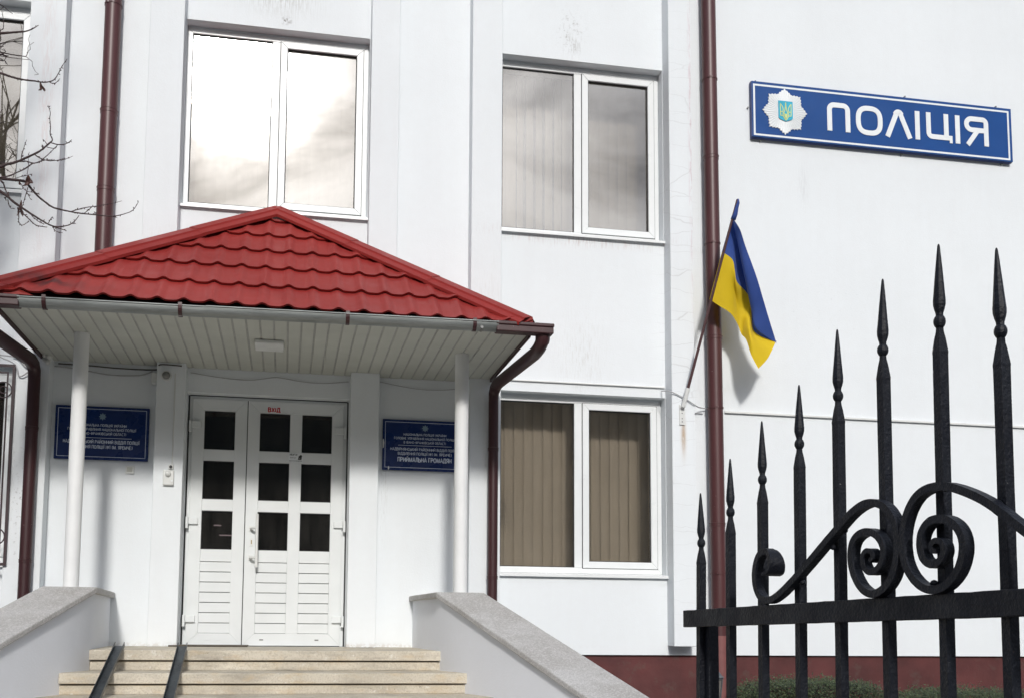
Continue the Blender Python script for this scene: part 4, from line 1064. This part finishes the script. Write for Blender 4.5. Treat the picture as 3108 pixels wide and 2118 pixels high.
def bar(P_base, P_ball, P_tip, idx):
    s_ = .0192/2; rot = math.atan2(gd.y, gd.x)
    rb = .0108; q2 = 2**.5
    zb, ztp = P_ball.z, P_tip.z; lean = (P_ball-P_base)/(zb-P_base.z)
    leant = (P_tip-P_ball)/(ztp-zb)
    H = ztp-zb; prof = [(s_*q2, GZ+.08), (s_*q2*1.0, zb-.43*H), (s_*q2*1.03, zb-.39*H), (s_*q2*.74, zb-.22*H), (s_*q2*.53, zb-.13*H), (s_*q2*.49, zb-.0105)]
    prof4 = prof; m = MB(); seg = 4
    def ring(r__, z, seg, ro, ln):
        c = P_base+ln*(z-P_base.z) if z <= zb else P_ball+leant*(z-zb)
        return [(c.x+r__*math.cos(2*math.pi*k/seg+ro), c.y+r__*math.sin(2*math.pi*k/seg+ro), z) for k in range(seg)]
    def loft(pf, seg, ro):
        vs = []
        # subdivide the long shaft so that it can carry a hand-forged wobble
        fine = []
        for (a, za), (b2, zb2) in zip(pf[:-1], pf[1:]):
            n = max(1, int(abs(zb2-za)/.05))
            for k in range(n): fine.append((a+(b2-a)*k/n, za+(zb2-za)*k/n))
        fine.append(pf[-1])
        for (a, z) in fine: vs += ring(a*(1+.03*noise.noise(Vector((idx*5, z*23, 0)))), z, seg, ro, lean)
        n = len(fine)
        m.add(vs, [(i*seg+k, i*seg+(k+1) % seg, (i+1)*seg+(k+1) % seg, (i+1)*seg+k) for i in range(n-1) for k in range(seg)]+[tuple(range(seg-1, -1, -1)), tuple((n-1)*seg+k for k in range(seg))])
    loft(prof4, 4, rot+math.pi/4)
    ball = [(.0062, -.0116), (rb*.80, -.0082), (rb*.96, -.0040), (rb, 0), (rb*.96, .0040), (rb*.80, .0082), (.0062, .0116)]
    loft([(a, zb+b2) for a, b2 in ball], 14, 0)
    loft([(.0066, zb+.0105), (.0070, zb+.110*H), (.0092, zb+.16*H), (.0109, zb+.215*H), (.0111, zb+.27*H), (.0096, zb+.40*H), (.0070, zb+.62*H), (.0043, zb+.84*H), (.0025, ztp-.004), (.0013, ztp)], 8, rot)
    return m
for i in range(8):
    mid = K(RX[i], RY[i]); ball_ = onGate(Bx[i], Bc[i]); tip = onGate(*T[i])
    bar(mid, ball_, tip, i).build('bar', M['iron'], gate, bevel=.0012, seg=1)
for i in range(8, 12):     # the leaf goes on past the edge of the picture towards its hinges
    base = GA+GD*i; zr = K(RX[7], RY[7]).z+.006*(i-7); h_ = (1.0, .93, .82, .70)[i-8]
    tipz = onGate(*T[7]).z-(.03, .10, .19, .27)[i-8]
    mid = Vector((base.x, base.y, zr)); bl = Vector((base.x, base.y, tipz-.125)); tp = Vector((base.x, base.y, tipz))
    bar(mid, bl, tp, i).build('bar', M['iron'], gate, bevel=.0012, seg=1)
# top rail: flat box section with lumpy paint, clear of the bars
def rail(A_, B_, hh, ww, off):
    m = MB(); n = 60; vs = []
    for k in range(n+1):
        c = A_.lerp(B_, k/n)
        for (a, b2) in ((-1, -1), (1, -1), (1, 1), (-1, 1)):
            j = .0009*noise.noise(Vector((k*.8, a*3, b2*5)))
            vs.append(c+gn*(a*ww/2+off+j)+Vector((0, 0, b2*hh/2+j)))
    m.add(vs, [(i*4+k, i*4+(k+1) % 4, (i+1)*4+(k+1) % 4, (i+1)*4+k) for i in range(n) for k in range(4)]+[(3, 2, 1, 0), tuple(n*4+k for k in range(4))])
    return m
a0 = K(72, 1209); b0 = K(1646, 1134); dr = (b0-a0)
rail(a0, a0+dr*1.45, .0455, .020, .0135).build('top_rail', M['iron'], gate, bevel=.002)
zl = GZ+.25; bb = GA+GD*11.3
rail(Vector((a0.x, a0.y, zl)), Vector((bb.x, bb.y, zl)), .045, .020, .0135).build('bottom_rail', M['iron'], gate, bevel=.002)
# free-end stile below the top rail
e_ = K(128, 1300); st = MB()
c = Vector((e_.x, e_.y, 0))+gd*.010+gn*(-.020)
for q in (0,):
    w1 = .0125; vs = []
    for z in (GZ+.05, K(122, 1207).z-.012):
        for (a, b2) in ((-1, -1), (1, -1), (1, 1), (-1, 1)): vs.append(c+gd*(a*w1)+gn*(b2*.0155)+Vector((0, 0, z)))
    st.add(vs, [(0, 1, 2, 3), (7, 6, 5, 4), (0, 4, 5, 1), (1, 5, 6, 2), (2, 6, 7, 3), (3, 7, 4, 0)])
st.build('stile', M['iron'], gate, bevel=.0025)
# scrolls
def scroll(ptsK, w_in, w_dep, off, name='scroll', taper=None, wide=None):
    P2 = smoothline(ptsK, 7); P = [K(x, y, off) for x, y in P2]; n = len(P); m = MB(); vs = []
    for i, p_ in enumerate(P):
        d = (P[min(i+1, n-1)]-P[max(i-1, 0)]).normalized(); sd = d.cross(gn).normalized()
        tpr = 1.0
        if taper: tpr = taper(i/(n-1))
        a = w_in/2*tpr*(wide(i/(n-1))[1] if wide else 1); b2 = w_dep/2*(wide(i/(n-1))[0] if wide else 1)
        lump = 1+.05*noise.noise(Vector((i*.5, 7, 0)))
        for (u_, v_) in ((-1, -1), (1, -1), (1, 1), (-1, 1)): vs.append(p_+sd*(u_*a*lump)+gn*(v_*b2))
    m.add(vs, [(i*4+k, i*4+(k+1) % 4, (i+1)*4+(k+1) % 4, (i+1)*4+k) for i in range(n-1) for k in range(4)]+[(3, 2, 1, 0), tuple((n-1)*4+k for k in range(4))])
    m.build(name, M['iron'], gate, bevel=.0018, seg=2)
scroll([(448,1000),(470,985),(476,945),(462,905),(438,890),(410,905),(393,945),(386,1000),(392,1060),(415,1108),(450,1122),(495,1098),(560,1035),(640,945),(720,850),(790,770),(850,705),(905,668),(955,662),(1005,685),(1045,745),(1062,830),(1060,920),(1040,1005),(1000,1065),(945,1092),(895,1065),(858,1000),(843,925),(850,855),(880,812),(925,798),(970,820),(997,875),(992,935),(965,978),(930,988),(905,960),(900,915),(918,888),(942,893),(948,920),(932,935)],
       .0150, .020, .026, taper=lambda t: 1.0 if t < .72 else 1-.45*(t-.72)/.28,
       wide=lambda t: (1+1.5*max(0, 1-t/.085)**.6, .45+.55*min(1, t/.10)))
scroll([(2100,1130),(1960,1010),(1800,890),(1660,790),(1560,712),(1480,655),(1390,612),(1300,585),(1220,590),(1160,625),(1118,690),(1093,775),(1087,860),(1100,945),(1135,1015),(1185,1060),(1240,1072),(1300,1045),(1350,980),(1374,895),(1368,820),(1335,765),(1280,738),(1220,748),(1180,800),(1172,865),(1188,925),(1225,952),(1265,935),(1285,890),(1275,850),(1245,840),(1225,862),(1232,888),(1250,888)],
       .0150, .020, .026, taper=lambda t: 1.0 if t < .75 else 1-.45*(t-.75)/.25)
for k, (kx, ky) in enumerate(((1078, 905), (1085, 800), (745, 868), (1222, 1040), (1525, 662), (432, 1130), (600, 1035), (985, 1098), (1250, 1078), (800, 790), (1275, 592))):
    c = K(kx, ky, .017); m = MB(); rn = random.Random(k); pr = [(.001, -.007), (.0055, -.004), (.0075, 0), (.005, .004), (.001, .006)]
    m.lathe([(a*rn.uniform(.8, 1.3), b2) for a, b2 in pr], c, 7, rn.random()); m.build('weld_bead', M['iron'], gate, smooth=True)
adopt(gate)

# ------------------------------------------------------------------ garden lantern
lp = at(2166, 2090, -1.0)
ln = empty('garden_lantern', (lp.x, lp.y, GZ), label='dark grey garden lantern behind the gate post, before the red plinth', cat='lantern')
zt0 = at(2170, 2023, -1.0).z; zr = at(2190, 2054, -1.0).z
m = MB(); m.lathe([(.088, zr-.004), (.092, zr), (.072, zr+.016), (.052, zr+.042), (.028, zt0-.012), (.012, zt0), (.012, zt0+.03), (.004, zt0+.045)], (lp.x, lp.y, 0), 6, .3); m.build('lantern_roof', M['lantern'], ln, bevel=.002)
m = MB()
for k in range(6):
    a = .3+k*math.pi/3
    m.tube([(lp.x+.076*math.cos(a), lp.y+.076*math.sin(a), zr-.004), (lp.x+.048*math.cos(a), lp.y+.048*math.sin(a), zr-.24)], .0055, 6)
m.lathe([(.05, zr-.27), (.056, zr-.262), (.052, zr-.238)], (lp.x, lp.y, 0), 6, .3); m.lathe([(.080, zr-.018), (.082, zr-.006), (.078, zr-.003)], (lp.x, lp.y, 0), 6, .3)
m.build('lantern_cage', M['lantern'], ln)
m = MB(); m.lathe([(.043, zr-.238), (.070, zr-.019)], (lp.x, lp.y, 0), 6, .3); m.build('lantern_glass', M['frost'], ln)
m = MB(); m.lathe([(.09, GZ), (.09, GZ+.05), (.03, GZ+.08), (.024, zr-.33), (.04, zr-.29), (.04, zr-.27)], (lp.x, lp.y, 0), 14); m.build('lantern_post', M['lantern'], ln, smooth=True, auto=R(40))
adopt(ln)

# ------------------------------------------------------------------ clipped shrubs along the plinth
def shrub(xa, xb, ztop, yc, lab, seed, n=26000):
    rnd = random.Random(seed); m = MB(); cx, hx = (xa+xb)/2, (xb-xa)/2
    for k in range(n):
        u = rnd.uniform(-1, 1); yy = rnd.uniform(-1, 1); edge = max(0, 1-abs(u)**3.0)**.5
        top = ztop*1.0-(.16*(1-edge))+.035*noise.noise(Vector((u*hx*5, yy*2, seed)))+.03*noise.noise(Vector((u*hx*16, yy*5, seed)))
        t = 1-rnd.random()**1.7
        z = top-(1-t)*.55+(rnd.random()**6*.06)
        x = cx+u*hx; y = yc+yy*.28*(.6+.4*edge)
        a, b_, c_ = rnd.uniform(0, 6.28), rnd.uniform(-.9, .9), rnd.uniform(.012, .022)
        dx = Vector((math.cos(a), math.sin(a)*.8, b_)).normalized(); sd = dx.orthogonal().normalized()*c_*.42
        P_ = Vector((x, y, z)); m.add([P_, P_+dx*c_*.5+sd, P_+dx*c_, P_+dx*c_*.5-sd], [(0, 1, 2, 3)])
    fo = m
    root = empty('shrub', (cx, yc, GZ), label=lab, cat='shrub', group='clipped shrubs along the plinth')
    m = MB()
    for k in range(26):
        u = rnd.uniform(-.9, .9); x = cx+u*hx; y = yc+rnd.uniform(-.15, .15)
        zt_ = ztop+.02+rnd.uniform(-.12, .05); m.tube([(x*.5+cx*.5, yc, GZ+.02), (x, y, zt_-.3), (x+rnd.uniform(-.03, .03), y, zt_)], [.007, .004, .0012], 5)
    m.build('stem', M['twig'], root); m = fo
    for k in range(30):   # loose young shoots above the clipped top
        u = rnd.uniform(-1, 1); x = cx+u*hx; y = yc+rnd.uniform(-.2, .2); z = ztop-.14*(abs(u)**4)
        for q in range(rnd.randint(2, 5)):
            P_ = Vector((x+rnd.uniform(-.01, .01), y, z+q*.022)); a = rnd.uniform(0, 6.28); dx = Vector((math.cos(a), math.sin(a), .5))*.012; sd = dx.orthogonal().normalized()*.004
            m.add([P_, P_+dx*.5+sd, P_+dx, P_+dx*.5-sd], [(0, 1, 2, 3)])
    fo.build('foliage', M['leaf'], root)
    adopt(root)
z1 = at(2400, 2068, -.45).z; z2 = at(2900, 2098, -.45).z
shrub(at(2232, 2080, -.45).x, at(2665, 2080, -.45).x, z1, -.45, 'low dark green shrub seen between the gate bars beside the lantern', 1)
shrub(at(2668, 2080, -.45).x, at(3140, 2080, -.45).x, z2, -.45, 'lower dark green shrub at the right behind the gate scrolls', 2)

# ------------------------------------------------------------------ iron grille on the lower left window
gr = empty('window_grille', (-3.1, -.12, .66), label='dark brown iron grille with rings over the lower left window', cat='grille')
yg = -.165
m = MB(); frame_ring(m, -3.97, -2.262, .655, 2.335, .022, yg-.012, yg+.004); frame_ring(m, -3.92, -2.315, .74, 2.27, .012, yg-.008, yg+.002)
m.build('frame', M['grille'], gr)
for zc in (2.118, .894, 1.5):
    for xc in (-2.338, -2.60, -2.86):
        if zc == 1.5 and xc > -2.4: continue
        m = MB()
        for rr_, dx in ((.066, 0), (.030, .02)):
            cxx = xc-.012+dx*.0
            pts = [(cxx-(.0 if rr_ > .05 else -.0)-rr_+(rr_*(1-math.cos(2*math.pi*k/26))), yg-.004, zc+rr_*math.sin(2*math.pi*k/26)) for k in range(27)]
            m.tube(pts, .0055, 6, cap=False)
        m.build('ring', M['grille'], gr, smooth=True)
for xc in (-2.46, -2.72, -2.98, -3.24, -3.5, -3.76):
    m = MB(); m.box(xc-.006, xc+.006, yg-.006, yg+.002, .74, 2.27); m.build('bar', M['grille'], gr)
m = MB()
for z in (.7, 1.5, 2.3):
    for x in (-2.272, -3.96): m.tube([(x, yg, z), (x, 0 if x < -3 else PB, z)], .006, 6)
m.build('wall_pin', M['grille'], gr); adopt(gr)

# ------------------------------------------------------------------ bare tree reaching in from the left
tr = empty('bare_tree', (-3.3, -2.5, GZ), label='leafless tree reaching its budding twigs in from the left edge', cat='tree')
S1 = 1584/420
def Q6(x, y, Y): return at(x/S1, y/S1, Y)
def Q7(x, y, Y): return at(x/S1, 400+y/S1, Y)
mb = MB(); rnd = random.Random(11)
def branch(pts, r0_, r1_, Yb, conv, Yd=0.0, n=5):
    sm_ = smoothline([(x, y) for x, y in pts], n); N_ = len(sm_)
    P = []
    for i, (x, y) in enumerate(sm_):
        t = i/(N_-1); P.append(conv(x, y, Yb+Yd*t)+Vector((0, 0, .0015*noise.noise(Vector((i*.9, x, 2))))))
    rads = [r0_+(r1_-r0_)*i/(N_-1) for i in range(N_)]
    mb.tube(P, [q*(1+.18*noise.noise(Vector((k*.8, q*99, 0)))) for k, q in enumerate(rads)], 6)
    # buds
    for i in range(3, N_-1):
        if rnd.random() < .42:
            a = P[i]; d = Vector((rnd.uniform(-1, 1), rnd.uniform(-.6, .6), rnd.uniform(-1, 1))).normalized()
            L_ = rnd.uniform(.006, .016); mb.tube([a, a+d*L_*.6, a+d*L_], [.0022, .0032, .0010], 5)
    return P
Y1 = -2.3
branch([(-140,390),(0,385),(110,378),(210,370),(295,362),(370,335),(440,293)], .0095, .0022, Y1, Q6, .1)
branch([(-120,800),(0,838),(90,870),(190,900),(280,918),(400,932),(480,945),(560,940),(620,915),(665,850),(710,760),(770,678)], .0075, .0015, Y1-.1, Q6, .15)
branch([(560,940),(600,958),(640,950),(685,905)], .003, .0015, Y1, Q6)
branch([(-60,400),(0,405),(60,380),(130,365),(225,335),(300,300),(385,262),(470,215),(530,165),(575,125)], .0095, .0050, Y1, Q7, .12)
branch([(575,125),(600,95),(575,30),(578,-50),(570,-150),(575,-220),(548,-300)], .0042, .0018, Y1+.12, Q7)
branch([(575,125),(640,145),(720,150),(780,130),(820,95)], .0040, .0020, Y1+.12, Q7)
branch([(535,178),(625,195),(655,160)], .0026, .0016, Y1+.1, Q7)
branch([(240,335),(250,260),(270,200),(285,150),(305,95)], .0036, .0014, Y1, Q7, .05)
branch([(540,150),(515,115),(490,90)], .0026, .0016, Y1+.1, Q7)
branch([(490,215),(488,175),(480,150)], .0022, .0014, Y1+.1, Q7)
branch([(395,262),(440,295),(490,318),(560,335),(640,332),(720,325),(780,305),(835,282)], .0040, .0012, Y1+.05, Q7, .08)
branch([(-60,530),(80,515),(170,480),(280,430),(370,370),(450,350),(500,310),(570,245),(620,195),(655,160)], .0050, .0016, Y1-.05, Q7, .1)
branch([(225,345),(300,342),(390,362),(480,335),(560,325),(650,330),(745,305)], .0040, .0014, Y1+.03, Q7, .1)
branch([(-80,530),(0,535),(120,550),(220,560),(290,575),(330,620),(380,680),(440,745),(520,810),(600,865),(700,895),(820,920),(950,940),(1100,955),(1230,968),(1310,968),(1400,950),(1500,915),(1550,865),(1585,805)], .0100, .0016, Y1, Q7, .25)
branch([(820,915),(900,890),(1000,868),(1100,855),(1200,835),(1300,820),(1395,795)], .0036, .0012, Y1+.15, Q7, .1)
branch([(960,940),(1010,900),(1045,870),(1065,850)], .0026, .0018, Y1+.15, Q7)
branch([(1060,945),(1110,925)], .002, .001, Y1+.18, Q7); branch([(1290,972),(1345,990)], .002, .001, Y1+.2, Q7)
branch([(-60,620),(0,680),(80,740),(160,810),(240,865),(320,920),(400,970),(480,1020),(560,1065),(640,1090),(720,1085),(800,1065),(860,1020),(905,960)], .0090, .0022, Y1-.05, Q7, .15)
branch([(600,1090),(680,1110),(760,1135)], .0045, .0018, Y1+.05, Q7); branch([(610,1100),(640,1140),(718,1160)], .003, .0014, Y1+.05, Q7)
branch([(5,560),(40,600),(60,660),(100,740),(95,700)], .0060, .0030, Y1, Q7)
branch([(200,870),(215,960),(215,1030),(250,1072),(300,1050),(330,1020)], .0032, .0014, Y1, Q7)
branch([(240,920),(320,990),(380,1050),(440,1080),(540,1095)], .0040, .0022, Y1, Q7)
branch([(90,780),(100,830),(120,875),(150,880)], .0035, .0018, Y1, Q7); branch([(70,790),(60,760),(45,755)], .0035, .0018, Y1, Q7)
branch([(310,700),(335,750),(350,775)], .0022, .0015, Y1, Q7); branch([(235,590),(265,640),(300,680),(380,700)], .0026, .0014, Y1, Q7)
branch([(320,640),(290,740),(255,860),(215,940)], .0030, .0016, Y1, Q7); branch([(310,490),(325,400),(325,300),(335,235)], .0020, .0011, Y1+.05, Q7)
branch([(555,1050),(575,1010),(600,975)], .0030, .0020, Y1, Q7); branch([(380,680),(395,650)], .003, .002, Y1, Q7)
branch([(175,535),(230,520),(300,505),(370,485)], .0024, .0012, Y1, Q7); branch([(380,690),(455,725)], .003, .0015, Y1, Q7)
branch([(360,960),(440,1030),(510,1060)], .0030, .0018, Y1, Q7); branch([(830,1055),(870,1055)], .003, .0015, Y1+.1, Q7)
vis = mb; 
# trunk and the rest of the crown, left of the picture (seen mirrored in the upper left window)
def grow(P_, d, r__, L_, depth_):
    n = 5; pts = [P_]; rads = [r__]; q = Vector(d)
    for k in range(n):
        q = (q+Vector((rnd.gauss(0, .13), rnd.gauss(0, .13), rnd.gauss(.02, .10)))).normalized()
        pts.append(pts[-1]+q*L_/n); rads.append(r__*(1-.45*(k+1)/n))
    lim = -2.02
    for k in range(len(pts)): pts[k].x = min(pts[k].x, lim-.05*rnd.random()) if pts[k].y > -4 else pts[k].x
    mb.tube(pts, rads, 6 if r__ < .02 else 9)
    if depth_ == 0: return
    for k in range(rnd.randint(3, 4)):
        i = rnd.randint(2, n); nd = (q+Vector((rnd.uniform(-1, 1), rnd.uniform(-1, 1), rnd.uniform(-.45, .75)))*.9).normalized()
        grow(pts[i], nd, rads[i]*.72, L_*rnd.uniform(.58, .82), depth_-1)
TB = Vector((-3.3, -2.5, GZ))
tkm = MB(); tk = smoothline([(-3.3, -2.5, GZ), (-3.27, -2.48, -.2), (-3.34, -2.5, 1.2), (-3.26, -2.46, 2.6), (-3.3, -2.5, 4.3)], 6)
tkm.tube(tk, [.105-.055*i/(len(tk)-1) for i in range(len(tk))], 12); tkm.build('trunk', M['bark'], tr, smooth=True)
top = Vector(tk[-1])
for k in range(15):
    a = k*2.4; hgt = rnd.uniform(2.2, 4.3); P_ = Vector(tk[int((hgt-GZ)/(4.3-GZ)*(len(tk)-1))])
    grow(P_, Vector((math.cos(a)*.8, math.sin(a)*.8, .75)).normalized(), .034, 1.15, 3)
for k in range(4): grow(top, Vector((rnd.uniform(-.4, .4), rnd.uniform(-.4, .4), 1)).normalized(), .048, 1.3, 3)
for (tgt, zz) in (((0, 385), 2.6), ((0, 838), 2.5)):
    e1 = Q6(-130, tgt[1], Y1); mb.tube(smoothline([tk[-3], ((tk[-3][0]+e1.x)/2, -2.45, (tk[-3][2]+e1.z)/2+.1), tuple(e1)], 6), [.022-.012*i/12 for i in range(13)], 7)
for yy in (400, 530, 640):
    e1 = Q7(-70, yy, Y1); mb.tube(smoothline([tk[-8], ((tk[-8][0]+e1.x)/2, -2.45, (tk[-8][2]+e1.z)/2-.1), tuple(e1)], 6), [.024-.013*i/12 for i in range(13)], 7)
mb.build('crown', M['bark'], tr, smooth=True)
m = MB()
def dead(P_, L_, wdt, ang):
    d = Vector((math.sin(ang), 0, -math.cos(ang))); s_ = Vector((math.cos(ang), .3, math.sin(ang))); n = 5; vs = []
    for k in range(n+1):
        t = k/n; wv = wdt*math.sin(math.pi*min(.97, t+.08)); c = P_+d*L_*t+Vector((0, .02*math.sin(t*3), 0))
        vs += [c-s_*wv+Vector((0, .012, 0)), c, c+s_*wv+Vector((0, .010, 0))]
    m.add(vs, [(3*k+q, 3*k+q+1, 3*k+q+4, 3*k+q+3) for k in range(n) for q in (0, 1)])
for (x, y, L_, wd, an, cv) in ((455, 930, .075, .014, .1, Q6), (465, 960, .055, .010, -.3, Q6), (478, 975, .05, .012, .5, Q6), (320, 495, .085, .026, -.1, Q7), (300, 520, .065, .022, .9, Q7), (330, 530, .08, .018, -.6, Q7), (240, 780, .10, .013, -.25, Q7), (225, 860, .08, .015, .3, Q7), (205, 860, .07, .010, -.1, Q7), (215, 560, .03, .012, 0, Q7)):
    dead(cv(x, y, Y1+.01), L_*.8, wd*.65, an)
m.build('dead_leaves', M['deadleaf'], tr, smooth=True)
adopt(tr)

# sprayed foam lump where the canopy meets the pilaster
m = MB(); rnd = random.Random(3)
for k in range(9):
    p_ = Vector((-2.03+rnd.uniform(-.03, .05), -.17+rnd.uniform(-.02, .02), 2.40+rnd.uniform(-.035, .03))); r__ = rnd.uniform(.014, .028)
    m.lathe([(.001, -r__), (r__*.7, -r__*.7), (r__, 0), (r__*.7, r__*.7), (.001, r__)], p_, 8)
o = m.build('foam_filler', M['white_plastic'], smooth=True); tag(o, 'pale lump of filler foam between canopy edge and left drainpipe', 'foam filler')
